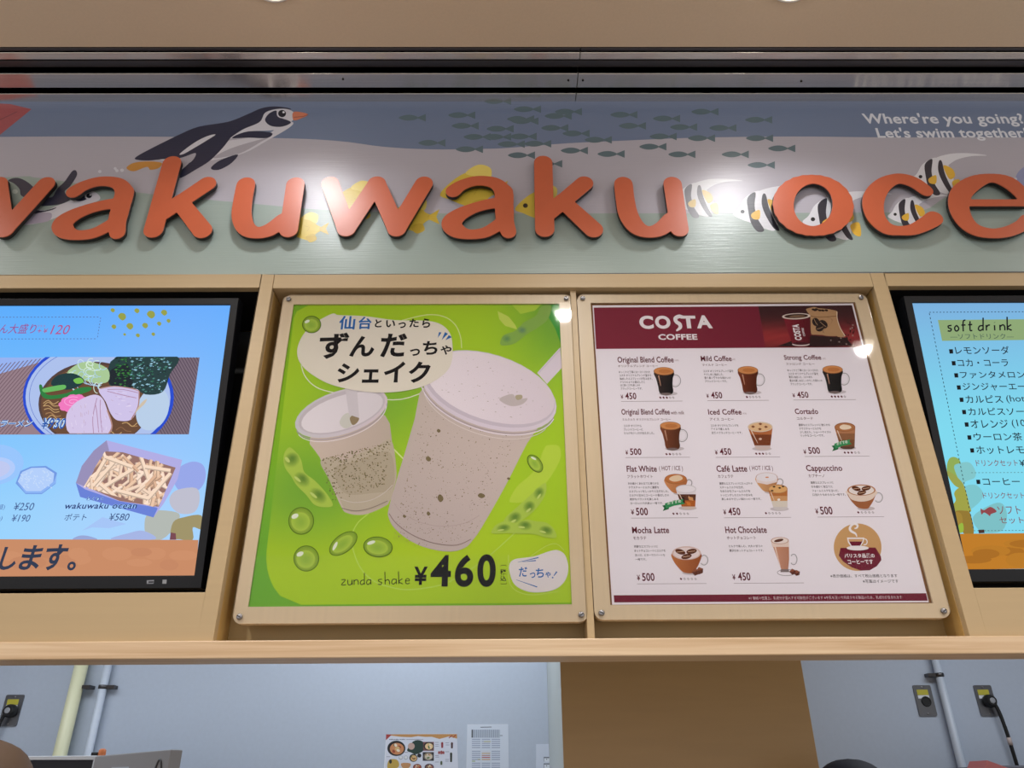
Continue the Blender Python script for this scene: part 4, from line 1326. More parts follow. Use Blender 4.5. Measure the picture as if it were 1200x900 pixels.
k_.blob([(984, 500), (988, 497.6), (996, 499), (997, 502), (990, 503.6), (985, 502.6)], (232, 212, 190))
def ribbon(x0, y0, x1, y1):
    G, GD = (52, 142, 88), (30, 98, 60)
    dx, dy = x1 - x0, y1 - y0
    k_.poly([(x0 - 3, y0 + 4), (x0 + 4, y0 + 2.4), (x0 + 5, y0 + 8), (x0 - 2.4, y0 + 10.4), (x0 - .6, y0 + 7)], GD)
    k_.poly([(x0, y0 + 1.6), (x0 + dx * .5, y0 + dy * .5), (x1, y1 + .6), (x1 - 1.2, y1 + 3.4), (x1 + 1.6, y1 + 6), (x0 + dx * .5, y0 + dy * .5 + 6.2), (x0 + 1.4, y0 + 7.6)], G)
    k_.text('おすすめ', x0 + 3.2, y0 + dy * .5 + 1.4, x1 - 2.4, y0 + dy * .5 + 5.2, (232, 240, 232), .01, slope=.17)
ribbon(977.5, 518.5, 996.5, 514.5)
def bowl(x, y, rx, ry, h, wall, dx=2.5):
    """round glass cup; x, y is the middle of its rim"""
    k_.oval(x + dx + 3, y + h, rx * .62, 2.4, (196, 184, 190))
    k_.poly(smooth([(x - rx, y), (x - rx * .9, y + h * .38), (x - rx * .5, y + h * .78), (x - rx * .16, y + h * .98), (x + dx + rx * .25, y + h * 1.02), (x + rx * .62, y + h * .86), (x + rx * .92, y + h * .44), (x + rx, y), (x, y - 2)], True, 3), wall)
    k_.oval(x, y, rx, ry, (168, 104, 62))
def beans3(x, y, s):
    for ddx, ddy, r in ((-6, -1.6, 18), (5, -2, -10), (0, 3, -14)):
        k_.oval(x + ddx * s, y + ddy * s, 5.2 * s, 2.5 * s, (92, 46, 28), r, 16)
        k_.line([(x + ddx * s - 3.6 * s, y + ddy * s + .5), (x + ddx * s + 3.6 * s, y + ddy * s - .6)], .6, (214, 178, 150))
# flat white, hot and iced
handle(807.5, 566, 3.4, 4)
bowl(791.8, 561.4, 13.0, 6.0, 16.5, lambda px, py: (206 - 1.4 * (px - 779), 140 - 1.4 * (px - 779), 92 - 1.2 * (px - 779)))
k_.oval(791.8, 561.2, 11.6, 5.0, (190, 116, 66))
k_.blob([(784, 561.5), (788, 558), (796, 557), (800, 560.6), (796, 563.6), (789, 564.4)], (226, 200, 170))
tumbler(803.8, 573, 12.0, 7.6, 22.5, [(.28, (226, 218, 226)), (.6, (92, 52, 36)), (.92, (176, 96, 44)), (1.0, (210, 190, 180))], (232, 226, 234), 5.0, (206, 200, 208))
for a in ((799, 582, 802, 590, (52, 32, 28)), (806, 582, 812, 587, (206, 148, 96)), (804, 588, 809, 593, (206, 120, 50)), (806, 581, 808, 583, (220, 200, 186))):
    k_.poly([(a[0], a[1]), (a[2], a[1] + 1), (a[2] + .6, a[3]), (a[0] + 1.4, a[3] - 1)], a[4])
ribbon(779, 588.5, 801, 584.5)
# latte, hot and iced
handle(914, 565, 3.6, 4)
bowl(898.4, 559.4, 12.8, 5.6, 17, lambda px, py: (214 - 1.6 * (px - 886), 164 - 1.8 * (px - 886), 118 - 1.6 * (px - 886)))
k_.poly([(885.6, 560), (911.2, 560), (910.4, 565), (899, 568), (887, 565.6)], (226, 212, 214))
k_.oval(898.4, 559.3, 12.2, 5.2, (228, 222, 230))
k_.oval(898.8, 559.4, 2.2, .8, (206, 132, 84), 0, 10)
tumbler(911.4, 573, 11.4, 8.0, 23.5, [(.35, (182, 112, 58)), (.6, (204, 152, 104)), (.9, (216, 206, 196)), (1.0, (206, 198, 200))], (222, 172, 112), 5.2, (190, 140, 96))
for dx, dy in ((-6.8, 2), (2, -1.2), (6, -3), (-4.6, -2.6)):
    k_.poly([(911.4 + dx - 2, 573 + dy), (911.4 + dx + .4, 572 + dy), (911.4 + dx + 2.2, 573.4 + dy), (911.4 + dx, 574.2 + dy)], (64, 40, 30))
k_.oval(912.6, 585.6, 1.8, 1.4, (236, 226, 220), 0, 10)
# cappuccino
handle(1029.4, 583, 4.8, 5.6)
bowl(1009.4, 574.4, 16.6, 6.4, 21.5, (160, 98, 62))
k_.poly(smooth([(992.8, 575), (994, 580), (998, 585.5), (1009, 588), (1020, 586), (1025.4, 581), (1026, 575)], True, 3), (228, 208, 196))
k_.oval(1009.4, 574.4, 16.6, 6.6, (184, 128, 92))
k_.oval(1009.4, 574.6, 14.8, 5.6, (232, 222, 220))
beans3(1009.6, 574.4, 1.05)
# mocha
handle(825, 656.4, 4.6, 5.8)
bowl(804.4, 648.4, 17.0, 8.0, 23, lambda px, py: (186 - 1.2 * (px - 788), 112 - 1.1 * (px - 788), 62 - .9 * (px - 788)))
k_.oval(804.4, 648.2, 17.0, 8.0, (214, 186, 180))
k_.oval(804.4, 648.4, 15.2, 6.8, (230, 214, 216))
beans3(804.4, 648.6, 1.2)
for cx_, cy_ in ((819.5, 669), (814.5, 670.6)):
    k_.poly([(cx_ - 4, cy_), (cx_ - .6, cy_ - 4.4), (cx_ + 4.4, cy_ - 2.6), (cx_ + 4.2, cy_ + 2.4), (cx_ - .4, cy_ + 4.2)], (96, 50, 34))
    k_.poly([(cx_ - 4, cy_), (cx_ - .6, cy_ - 4.4), (cx_ + 4.4, cy_ - 2.6), (cx_ + .4, cy_ - .4)], (140, 78, 52))
# hot chocolate in a tall glass
k_.line(ell(921.5, 671, 10.6, 3.6, 0, 22), .7, (150, 144, 150), closed=True)
handle(930, 655.6, 4.0, 6.2)
k_.poly([(903.4, 634), (924.4, 634), (924.8, 655), (923.6, 667), (915.4, 667), (910, 652)], lambda px, py: (206 - 1.6 * (px - 903) * .8, 150 - 1.2 * (px - 903), 124 - 1.1 * (px - 903)))
k_.poly([(903.4, 634), (924.4, 634), (924.6, 641), (905, 641)], (226, 204, 196))
k_.poly([(915, 667), (924, 667), (925, 670.5), (914.4, 670.5)], (126, 112, 114))
k_.line([(908, 640), (914.4, 664)], [1.6, .5], (232, 206, 192))
k_.oval(913.8, 633.6, 10.6, 4.2, (196, 160, 146))
k_.oval(913.8, 633.6, 9.4, 3.4, (232, 218, 214))
k_.oval(912.6, 633.4, 5.6, 1.7, (92, 54, 44), -12)
for cx_, cy_ in ((933.4, 671.5), (928.4, 670)):
    k_.poly([(cx_ - 3.6, cy_), (cx_ - .4, cy_ - 3.6), (cx_ + 4, cy_ - 1.6), (cx_ + 3.4, cy_ + 2.4), (cx_ - .4, cy_ + 3.4)], (92, 44, 32))
    k_.poly([(cx_ - 3.6, cy_), (cx_ - .4, cy_ - 3.6), (cx_ + 4, cy_ - 1.6), (cx_ + .4, cy_ + .2)], (138, 74, 52))
# round badge: traced at 4.8 from (890,600)
Q = lambda pts: zp(pts, 890, 600, 4.8)
rim_ = ell(1005, 641.3, 28, 27.8, 20, 44)
k_.poly(rim_, (200, 156, 106))
lower = [p for p in Q([(456, 202), (652, 200), (682, 248), (686, 270), (660, 305), (620, 328), (570, 330), (520, 312), (470, 278), (446, 245)])]
k_.poly(lower, MAR)
k_.poly(Q([(492, 144), (590, 144), (584, 172), (566, 196), (516, 196), (498, 172)]), WH)
k_.poly(Q([(500, 152), (582, 152), (578, 168), (504, 168)]), (206, 160, 116))
k_.poly(Q([(504, 166), (578, 166), (566, 190), (518, 190)]), MAR)
k_.line(ell(890 + 592 / 4.8, 600 + 168 / 4.8, 2.8, 3.4, 0, 14, -110, 120), 1.2, WH)
k_.oval(890 + 552 / 4.8, 600 + 203 / 4.8, 13, 2.8, WH)
k_.line(Q([(548, 140), (540, 122), (516, 108), (508, 92), (518, 74), (536, 66), (552, 76), (546, 90), (534, 92)]), [.8, 2.6, 2.8, 2.6, 2.6, 2.2, 1.2], WH, sm=4)
k_.text('バリスタ品質の', 990, 648.6, 1025.4, 653.8, WH, .03)
k_.text('コーヒーです', 994, 655.6, 1023.6, 661.2, WH, .03)
k_.text('※表示価格は、すべて税込価格となります', 973.4, 672.8, 1052, 676.8, GREY, .008, res=2)
k_.text('※写真はイメージです', 1011.5, 679, 1053.2, 683.2, GREY, .008, res=2)
k_.poly([(719.2, 697.6), (1085.2, 695.2), (1087.2, 704), (719.8, 706)], MAR)
k_.text('※1 機械の性質上、乳成分が混入する可能性がございます ※牛乳を注いで完成させる製品のため、乳成分が含まれます', 877.5, 698.4, 1057.5, 702.4, (206, 186, 196), .004, res=1)
k_.build('print', M_POSTER, TC)

# ------------------------------------------------------------------ menu screens, tipped towards the hall
TILT = math.radians(7.6)
def screen(label, cv, x0, x1, z0, z1, zb, title):
    """cv holds the picture; x0..x1, z0..z1 are the lit area in the screen plane"""
    t = thing('menu_screen', label, 'screen', cv.O.copy(), TILT, 'menu screens of the counter')
    f = lambda x, y, z: cv.world(x, z, -y)
    bz = 0.0175
    out = [(x0 - bz, z0 - zb), (x1 + bz, z0 - zb), (x1 + bz, z1 + bz), (x0 - bz, z1 + bz)]
    inn = [(x0, z0), (x0, z1), (x1, z1), (x1, z0)]
    MB().slab([out, inn], -0.0045, 0.002, 0, f).build('bezel', M_BEZEL, t, 0.0012)
    MB().slab([out], 0.0022, 0.030, 0, f).build('housing', M_BEZEL, t)
    return t, f
E2 = 1.585                       # depth of the lower edge of the screens
Zlow = P(230, 675, E2).z
# ---- left screen
s = Canvas((0, E2, Zlow), TILT)
u1 = s.uv(271, 358)[0]
u1 = (u1 + s.uv(228, 674.5)[0]) / 2
v1 = s.uv(271, 358)[1]
v0 = s.uv(228, 674.5)[1]
u0 = u1 - 0.98
s.O = Vector(((u0 + u1) / 2, E2, Zlow))
s.M = Matrix.Translation(s.O) @ Matrix.Rotation(TILT, 4, 'X')
TS, FS = screen('left menu screen showing a ramen bowl and french fries', s, u0 - s.O.x, u1 - s.O.x, v0, v1, 0.026, '')
u0, u1 = u0 - s.O.x, u1 - s.O.x
def px_of(cv, u, v):
    q = cv.world(u, v) - CAM_P
    l = RC.transposed() @ q
    return (600 + F_PX * l.x / -l.z, 450 - F_PX * l.y / -l.z)
SQ = [px_of(s, u0, v1), px_of(s, u1, v1), px_of(s, u1, v0), px_of(s, u0, v0)]
def sky(a, t):
    k = min(1, t / .8)
    return (98 + 62 * k + 8 * math.sin(9 * a), 172 + 38 * k, 252)
s.grid(SQ, 20, 12, sky)
def sp(a, t):                    # share of the lit area -> pixel
    return px_of(s, u0 + (u1 - u0) * a, v1 + (v0 - v1) * t)
MAG, NAVT = (176, 84, 140), (42, 62, 96)
s.dashes((-120, 372), (117.5, 371.5), 58, .7, (90, 104, 150))
s.dashes((118, 372), (114, 397), 7, .7, (90, 104, 150))
s.dashes((-120, 397.5), (114, 397), 58, .7, (90, 104, 150))
s.text('ごはん大盛り', -24, 379.5, 41, 391, (150, 84, 150), .006, .15)
s.text('プラス', 43, 380.8, 53, 383.4, MAG, 0)
s.text('+', 43.5, 385.5, 48, 390, MAG, 0)
s.text('¥', 50.5, 385, 55.5, 390.2, MAG, .01, .12)
s.text('120', 58.5, 380.8, 80.5, 391.8, MAG, 0, .18)
for i, (x, y) in enumerate([(480, 195), (520, 222), (583, 197), (643, 213), (699, 205), (718, 240), (678, 252), (618, 260), (553, 263), (485, 265), (531, 298), (587, 302), (653, 297)]):
    r = [2.6, 4.6, 3, 4.8, 3.6, 2.4, 2.6, 3.4, 4, 2.8, 1.6, 2.4, 2.2][i]
    x, y = x / 3.636, 310 + y / 3.636
    s.blob([(x - r, y), (x - r * .4, y - r * .9), (x + r * .7, y - r * .7), (x + r, y + r * .3), (x + r * .1, y + r)], (150, 158, 74), 3)
# ramen photograph: traced at 5 px per px from (0,400)
RQ = [(-190, 419), (234, 419), (221.3, 509), (-210, 509.6)]
Q = lambda pts: zp(pts, 0, 400, 5.0)
s.poly(RQ, (150, 126, 136))
s.poly(Q([(-800, 95), (330, 95), (0, 190), (-800, 380)]), (150, 178, 240), RQ)
for k in range(46):              # woven mat
    a = k * 22 - 900
    s.line(Q([(a, 560), (a + 430, 60)]), .9, (112, 88, 100), clip=clip_poly(Q([(-700, 330), (0, 175), (310, 90), (300, 550), (-700, 550)]), RQ)[:4] and [(-140, 444), (62, 419), (60, 509.5), (-140, 509.5)])
s.poly(Q([(880, 95), (1171, 95), (1108, 546), (800, 546)]), (120, 104, 118), RQ)
for k in range(30):
    a = 700 + k * 18
    s.line(Q([(a, 90), (a + 260, 560)]), .9, (82, 68, 84), clip=[(176, 419), (234, 419), (221.3, 509), (160, 509)])
def R(cx, cy, rx, ry, col, rot=0):
    s.poly([p for p in ell(cx / 5, 400 + cy / 5, rx / 5, ry / 5, rot, 44)], col, RQ)
R(580, 330, 442, 330, (34, 74, 206))
R(578, 330, 424, 312, (172, 192, 236))
s.line([p for p in ell(578 / 5, 400 + 330 / 5, 400 / 5, 292 / 5, 0, 40, 100, 260)], .5, (60, 90, 190), clip=RQ)
R(560, 372, 328, 248, (84, 62, 56))
R(565, 376, 318, 236, (104, 72, 52))
for k in range(34):              # noodles
    a = rnd.uniform(0, 6.28)
    x, y = 560 + 260 * math.cos(a), 372 + 190 * math.sin(a)
    if y > 290:
        s.line([p for p in smooth(Q([(x - 40, y + rnd.uniform(-14, 14)), (x - 10, y - 12), (x + 20, y + 10), (x + 50, y + rnd.uniform(-14, 14))]), False, 3)], .9, rnd.choice([(196, 160, 110), (166, 126, 86), (140, 100, 70)]), clip=RQ)
def B(pts, col):
    s.blob(Q(pts), col, 4, RQ)
R(900, 400, 92, 130, (184, 206, 232), 20)
# nori
B([(640, 240), (690, 96), (1040, 90), (1000, 200), (960, 300), (860, 316), (780, 272), (700, 280)], (36, 62, 64))
B([(640, 240), (660, 170), (760, 150), (780, 272), (700, 282)], (26, 36, 44))
for k in range(300):
    x, y = rnd.uniform(680, 1010), rnd.uniform(100, 300)
    if x - 640 > (240 - y) * .35 and x < 1040 - (y - 90) * .42:
        w = rnd.uniform(3, 12)
        s.poly(Q([(x - w, y), (x, y - w * .5), (x + w, y - 2), (x + 2, y + w * .5)]), rnd.choice([(120, 170, 190), (46, 100, 80), (72, 130, 120), (24, 44, 48), (150, 196, 216)] if x > 770 else [(30, 90, 50), (60, 130, 60), (20, 40, 40)]), RQ)
# onion, greens
B([(400, 190), (480, 130), (560, 130), (640, 170), (640, 240), (560, 250), (470, 220)], (168, 200, 150))
for k in range(22):
    x, y = rnd.uniform(430, 620), rnd.uniform(125, 320)
    s.line([p for p in ell(x / 5, 400 + y / 5, rnd.uniform(4, 7), rnd.uniform(3, 6), rnd.uniform(0, 90), 14, 0, 260)], .8, rnd.choice([(200, 226, 240), (170, 206, 236), (214, 236, 220)]), clip=RQ)
B([(310, 260), (350, 205), (440, 195), (500, 230), (480, 265), (400, 290)], (26, 58, 62))
B([(240, 270), (255, 262), (290, 320), (400, 310), (470, 280), (540, 275), (530, 300), (420, 330), (300, 345), (255, 325)], (42, 124, 62))
B([(262, 285), (330, 268), (390, 262), (390, 285), (320, 300), (270, 305)], (104, 184, 96))
B([(440, 232), (480, 220), (500, 245), (460, 255)], (120, 190, 80))
# narutomaki
s.poly([(p[0] + .9 * math.cos(i * 1.6), p[1] + .6 * math.sin(i * 1.6)) for i, p in enumerate(ell(437 / 5, 400 + 368 / 5, 16.5, 9.6, -14, 40))], (240, 120, 190), RQ)
s.line([(437 / 5 + (1 + k * .5) * math.cos(k * .55), 400 + 362 / 5 + (.6 + k * .27) * math.sin(k * .55)) for k in range(22)], .8, (250, 170, 220), clip=RQ)
# pork
B([(400, 450), (430, 390), (480, 350), (560, 320), (610, 340), (640, 410), (668, 500), (650, 545), (560, 548), (420, 545)], (210, 196, 230))
B([(590, 290), (680, 272), (780, 285), (826, 300), (820, 390), (780, 465), (700, 470), (660, 430), (630, 360)], (206, 194, 232))
for a in ([(560, 545), (556, 450), (580, 340)], [(610, 540), (600, 440), (600, 350)], [(640, 300), (720, 320), (810, 340)], [(640, 290), (730, 290), (820, 310)], [(590, 540), (580, 430), (570, 370)]):
    s.line(smooth(Q(a), False, 4), .9, (176, 140, 170), clip=RQ)
s.line(smooth(Q([(826, 300), (820, 390), (780, 465)]), False, 4), 1.4, (170, 128, 120), clip=RQ)
s.line(smooth(Q([(640, 410), (668, 500), (650, 548)]), False, 4), 1.6, (176, 134, 124), clip=RQ)
s.line(smooth(Q([(600, 285), (680, 272), (780, 285), (826, 300)]), False, 4), 1.2, (186, 150, 150), clip=RQ)
for k in range(26):
    x, y = rnd.uniform(430, 640), rnd.uniform(370, 540)
    s.line(Q([(x, y), (x + rnd.uniform(-6, 6), y + rnd.uniform(10, 30))]), .6, rnd.choice([(226, 214, 240), (190, 168, 204), (200, 176, 196)]), clip=RQ)
for k in range(18):
    x, y = rnd.uniform(660, 800), rnd.uniform(300, 440)
    s.line(Q([(x, y), (x + rnd.uniform(10, 30), y + rnd.uniform(-4, 8))]), .6, rnd.choice([(226, 214, 240), (188, 166, 206), (196, 172, 196)]), clip=RQ)
B([(836, 372), (870, 345), (860, 372), (820, 410), (800, 430)], (206, 190, 170))
s.text('醤油ラーメン', -20, 492, 38.5, 501.5, (196, 226, 255), .07, .18, space=1.08)
s.text('醤油ラーメン', -20, 492, 38.5, 501.5, (36, 84, 170), .012, .18, space=1.08)
s.text('¥930', 49.5, 490.6, 77, 503.6, (196, 226, 255), .07, .18, space=1.08)
s.text('¥930', 49.5, 490.6, 77, 503.6, (36, 84, 170), .012, .18, space=1.08)
# rice bowls
Q = lambda pts: zp(pts, 0, 510, 5.0)
s.poly(ell(-8, 545, 36, 24, -8), (150, 196, 252))
s.poly(ell(-6, 550, 24, 14, -8), (176, 202, 250))
s.poly(ell(-6, 550, 18, 10, -8), (190, 200, 240))
s.poly(Q([(92, 282), (120, 210), (180, 184), (270, 180), (334, 220), (326, 285), (245, 345), (150, 345)]), (112, 152, 226))
s.poly(Q([(104, 272), (130, 216), (185, 192), (265, 190), (318, 224), (312, 274), (240, 330), (155, 330)]), (178, 206, 250))
s.poly(Q([(100, 276), (150, 340), (245, 340), (328, 280), (332, 230), (316, 272), (240, 328), (155, 328)]), (136, 178, 244))
for k in range(60):
    x, y = rnd.uniform(125, 305), rnd.uniform(205, 310)
    s.poly(ell(x / 5, 510 + y / 5, 1.2, .7, rnd.uniform(0, 90), 7), (196, 218, 250))
s.text('(大盛)', -12, 591, 5, 598, (80, 112, 176), 0, .15)
s.text('¥250', 15.5, 589, 39, 598, (60, 84, 140), 0, .18)
s.text('(小)', -10, 604, 2, 611, (80, 112, 176), 0, .15)
s.text('¥190', 13, 603, 34.5, 611.4, (60, 84, 140), 0, .18)
# fries
s.poly(Q([(480, 560), (600, 480), (740, 520), (640, 545), (540, 540)]), (164, 196, 246))
s.blob([(205, 560), (210, 548), (225, 541), (238, 545), (241, 560), (233, 574), (215, 577), (206, 570)], (150, 166, 232), 4)
for pts, colr in (([(199, 583), (208, 574), (230, 572), (234, 586), (228, 600), (212, 602), (201, 594)], (190, 190, 206)), ([(170, 608), (178, 600), (190, 598), (210, 602), (206, 616), (190, 632), (172, 630)], (178, 184, 178)), ([(200, 630), (203, 612), (216, 606), (236, 604), (236, 620), (226, 618), (226, 632.5), (210, 632)], (158, 146, 104)), ([(86, 632.6), (92, 628), (103, 628), (114, 632.4)], (150, 166, 214)), ([(130, 632), (150, 625), (168, 622), (182, 632)], (164, 180, 228))):
    s.poly(smooth(pts, True, 4), colr, SQ)
s.poly([(199, 632.5), (200, 624), (206, 625), (206.5, 632.5)], (120, 70, 80))
s.poly(Q([(625, 30), (1068, 145), (1040, 260), (960, 400), (900, 480), (470, 360), (445, 280), (480, 180), (550, 90)]), (176, 172, 228))
s.poly(Q([(625, 30), (640, 90), (560, 190), (495, 300), (445, 280), (480, 180), (550, 90)]), (150, 142, 184))
s.poly(Q([(445, 280), (500, 318), (700, 390), (925, 428), (900, 482), (470, 362)]), (104, 128, 214))
s.poly(Q([(500, 300), (560, 190), (620, 95), (720, 100), (1030, 190), (930, 420), (700, 385)]), (150, 112, 104))
BOXQ = Q([(492, 305), (622, 86), (1046, 180), (925, 428)])
def fry(x, y, L_, w, h, colr):
    ca, sa = math.cos(h), math.sin(h)
    q = lambda u0, u1, v0, v1: [(min(max(x + L_ * u * ca - w * v * sa, 492), 1045), min(max(y + L_ * u * sa + w * v * ca, 80), 424)) for u, v in ((u0, v0), (u1, v0), (u1, v1), (u0, v1))]
    s.poly(Q(q(-.5, .5, -1, 1)), tuple(int(v * .78) for v in colr), BOXQ)
    s.poly(Q(q(-.5, .5, -1, .45)), colr, BOXQ)
for k in range(95):
    a, b = rnd.random(), rnd.random()
    x = 515 + 480 * a - 45 * b
    y = 110 + 85 * a + b * (235 + 10 * a)
    fry(x, y, rnd.uniform(70, 130), rnd.uniform(8, 12), rnd.choice([rnd.uniform(-1.0, -.4), rnd.uniform(-.8, -.3), rnd.uniform(.2, .8), rnd.uniform(1.2, 1.8)]), rnd.choice([(244, 214, 190), (236, 198, 168), (252, 226, 206), (222, 180, 150)]))
for x, y, L_, h in ((620, 220, 210, -.85), (680, 265, 240, -.55), (590, 200, 150, -1.05), (940, 300, 200, -.85), (850, 190, 150, 1.25), (780, 350, 190, .25), (700, 160, 170, .35), (930, 200, 150, .15), (640, 330, 130, .7)):
    fry(x, y, L_, 12, h, (248, 220, 196))
s.poly(Q([(470, 318), (500, 318), (700, 388), (925, 426), (915, 450), (700, 412), (480, 345)]), (104, 128, 214))
s.text('わくわく', 102, 582.5, 122, 587.5, (176, 214, 255), .04, space=1.05)
s.text('わくわく', 102, 582.5, 122, 587.5, (50, 80, 150), 0, space=1.05)
s.text('wakuwaku ocean', 77, 589.6, 161, 596.6, (160, 206, 255), .06, .18, space=1.08)
s.text('wakuwaku ocean', 77, 589.6, 161, 596.6, (36, 60, 116), .015, .18, space=1.08)
s.text('ポテト', 75, 602, 101, 610, (50, 72, 124), 0, .15)
s.text('¥580', 127.5, 601.6, 151, 610, (50, 72, 124), 0, .18)
# orange band with the running notice
s.poly([sp(0, .868), (232.6, 632.8), (229.6, 674.6), sp(0, 1)], (200, 138, 100), SQ)
for k in range(14):
    x = rnd.uniform(10, 220)
    s.poly(ell(x, 655 + rnd.uniform(-8, 8), rnd.uniform(8, 20), rnd.uniform(4, 9), 0, 16), (196, 134, 98) if k % 2 else (204, 142, 104), SQ)
NV = (44, 54, 78)
s.text('いた', -66, 640, -22, 668.5, NV, .025, .12)
s.text('し', -2, 641, 17, 668, NV, .025, .12)
s.text('ま', 21, 639, 46, 668, NV, .025, .12)
s.text('す', 50, 638, 76, 668.5, NV, .025, .12)
s.text('。', 78, 658, 88, 668.6, NV, .025)
s.build('display', art_mat('left_display', 0.25, emit=1.0, spec=0.12), TS)
ic = Canvas(s.O + s.n * 0.0047, TILT)
ic.poly([(172, 680), (180.5, 679.6), (180, 684), (172, 684.2)], (140, 142, 150))
ic.poly([(174, 681.2), (180, 681), (179.8, 683), (174, 683.2)], (40, 40, 46))
ic.poly([(190.5, 679.4), (195.4, 679.2), (195, 684), (190.2, 684)], (150, 152, 156))
ic.build('status_icons', art_mat('bezel_icons', 0.5), TS)

# ---- right screen
Zlow2 = P(1131, 667.5, E2).z
r = Canvas((0, E2, Zlow2), TILT)
w0 = (r.uv(1069, 355.5)[0] + r.uv(1131.3, 667.3)[0]) / 2
w1 = w0 + 0.98
vt, vb = r.uv(1069, 355.5)[1], r.uv(1131.3, 667.3)[1]
r.O = Vector(((w0 + w1) / 2, E2, Zlow2))
r.M = Matrix.Translation(r.O) @ Matrix.Rotation(TILT, 4, 'X')
w0, w1 = w0 - r.O.x, w1 - r.O.x
TR_, FR = screen('right menu screen with the soft drink list', r, w0, w1, vb, vt, 0.026, '')
RQ2 = [px_of(r, w0, vt), px_of(r, w1, vt), px_of(r, w1, vb), px_of(r, w0, vb)]
r.grid(RQ2, 8, 12, lambda a, t: (122 + 6 * t, 176 + 40 * min(1, t * 2.2), 222 + 16 * min(1, t * 2.2)))
# watercolour leaves and the orange ground
for pts, colr in (([(1109.5, 548), (1112, 538), (1118, 535.5), (1125, 540), (1128, 556), (1129, 571), (1120, 569), (1112, 560)], (142, 170, 84)),
                  ([(1118, 548), (1124, 543), (1136, 542), (1143, 552), (1142, 560), (1132, 564), (1127, 568)], (128, 196, 200)),
                  ([(1110, 552), (1118, 556), (1128, 566), (1129.5, 572), (1120, 570), (1112, 560)], (152, 160, 74)),
                  ([(1130, 572), (1142, 568), (1150, 574), (1152, 582), (1144, 592), (1134, 596)], (122, 196, 204)),
                  ([(1118, 578), (1123, 572), (1130, 571), (1136, 592), (1137, 600), (1120, 600), (1117, 592), (1120, 586)], (158, 160, 66)),
                  ([(1119, 600), (1130, 598.5), (1137, 602), (1141, 625), (1130, 626), (1124, 614)], (146, 118, 44)),
                  ([(1119.5, 601), (1126, 602), (1128, 612), (1123, 618)], (160, 130, 50)),
                  ([(1123, 616), (1128, 613), (1129, 622), (1124.6, 624.5)], (150, 180, 60)),
                  ([(1140, 606), (1160, 592), (1174, 590), (1180, 604), (1174, 622), (1150, 623)], (122, 190, 196))):
    r.blob(pts, colr, 4, RQ2)
r.poly([(1123, 625.6), (1600, 621), (1615, 662), (1131.4, 667.3)], (190, 122, 30), RQ2)
for k in range(8):
    r.poly(ell(1140 + rnd.uniform(0, 90), 645 + rnd.uniform(-10, 14), rnd.uniform(10, 24), rnd.uniform(4, 9), 0, 16), (184, 120, 30) if k % 2 else (168, 106, 24), RQ2)
r.poly([(1146, 621), (1153, 620.6), (1153.6, 624.6), (1147, 625)], (70, 40, 34))
DK = (22, 30, 44)
r.dashes((1089, 366), (1330, 364.5), 60, .7, DK)
r.dashes((1089, 367), (1141, 621.5), 54, .8, DK)
r.dashes((1141, 622), (1400, 620), 64, .6, (60, 80, 70))
r.poly([(1099, 375), (1330, 373), (1335, 397), (1104, 399.5)], (140, 166, 116))
hand(r, 'soft', 1110.5, 388, 1142, 6.6, 1.7, (14, 18, 26), -.15)
hand(r, 'drink', 1146.5, 387.5, 1188.5, 6.6, 1.7, (14, 18, 26), -.1)
r.text('—ソフトドリンク—', 1114, 391, 1188.5, 397.2, (60, 82, 80), 0)
LST = [((1112, 409.3), 'レモンソーダ', 1120.5, 405.6, 1184, 415.2), ((1115, 423.2), 'コカ・コーラ', 1123, 420.8, 1182.5, 429.4), ((1118, 437.4), 'ファンタメロン', 1126, 435, 1202, 443.4),
       ((1121, 451.6), 'ジンジャーエール', 1129, 448.6, 1214, 457.6), ((1124.2, 466), 'カルピス', 1132.5, 463.2, 1176, 472.2), ((1127.2, 480.4), 'カルピスソーダ', 1135.5, 477.4, 1213, 486.8),
       ((1130.2, 495), 'オレンジ', 1138.5, 491.8, 1182.5, 501.6), ((1133.4, 510.2), 'ウーロン茶', 1142, 507, 1199, 516.6), ((1136.6, 525.4), 'ホットレモン', 1145, 522.6, 1213, 532), ((1143.8, 562.2), 'コーヒー', 1152.5, 560.2, 1196, 568.4)]
for (bx, by), w, x0, y0, x1, y1 in LST:
    r.poly([(bx, by), (bx + 4.6, by - .1), (bx + 5.1, by + 5), (bx + .8, by + 5.1)], (10, 14, 22))
    r.text(w, x0, y0, x1, y1, DK, .008)
r.text('(hot / ice)', 1180.5, 463, 1232, 473, DK, 0)
r.text('(100%)', 1187, 491.5, 1222, 502, DK, 0)
RED = (128, 70, 78)
r.text('ドリンクセット', 1144.5, 538.8, 1193.5, 546.4, RED, .004)
r.text('¥', 1195.5, 539, 1202, 546.4, DK, .01)
r.dashes((1138, 554), (1330, 553), 46, .7, (90, 130, 130))
r.text('ドリンクセット', 1152.6, 577, 1201, 584.4, RED, .004)
r.text('ソフト', 1170, 592.8, 1197, 602.4, RED, .004)
r.text('セット', 1172, 606, 1200.5, 613.6, RED, .004)
r.blob([(1149, 596), (1153, 598), (1160, 594), (1166, 597), (1167.5, 600), (1161, 602.6), (1160, 605), (1157, 602.6), (1153, 600.6), (1150, 603)], (142, 66, 70), 3)
r.build('display', art_mat('right_display', 0.25, emit=1.0, spec=0.12), TR_)

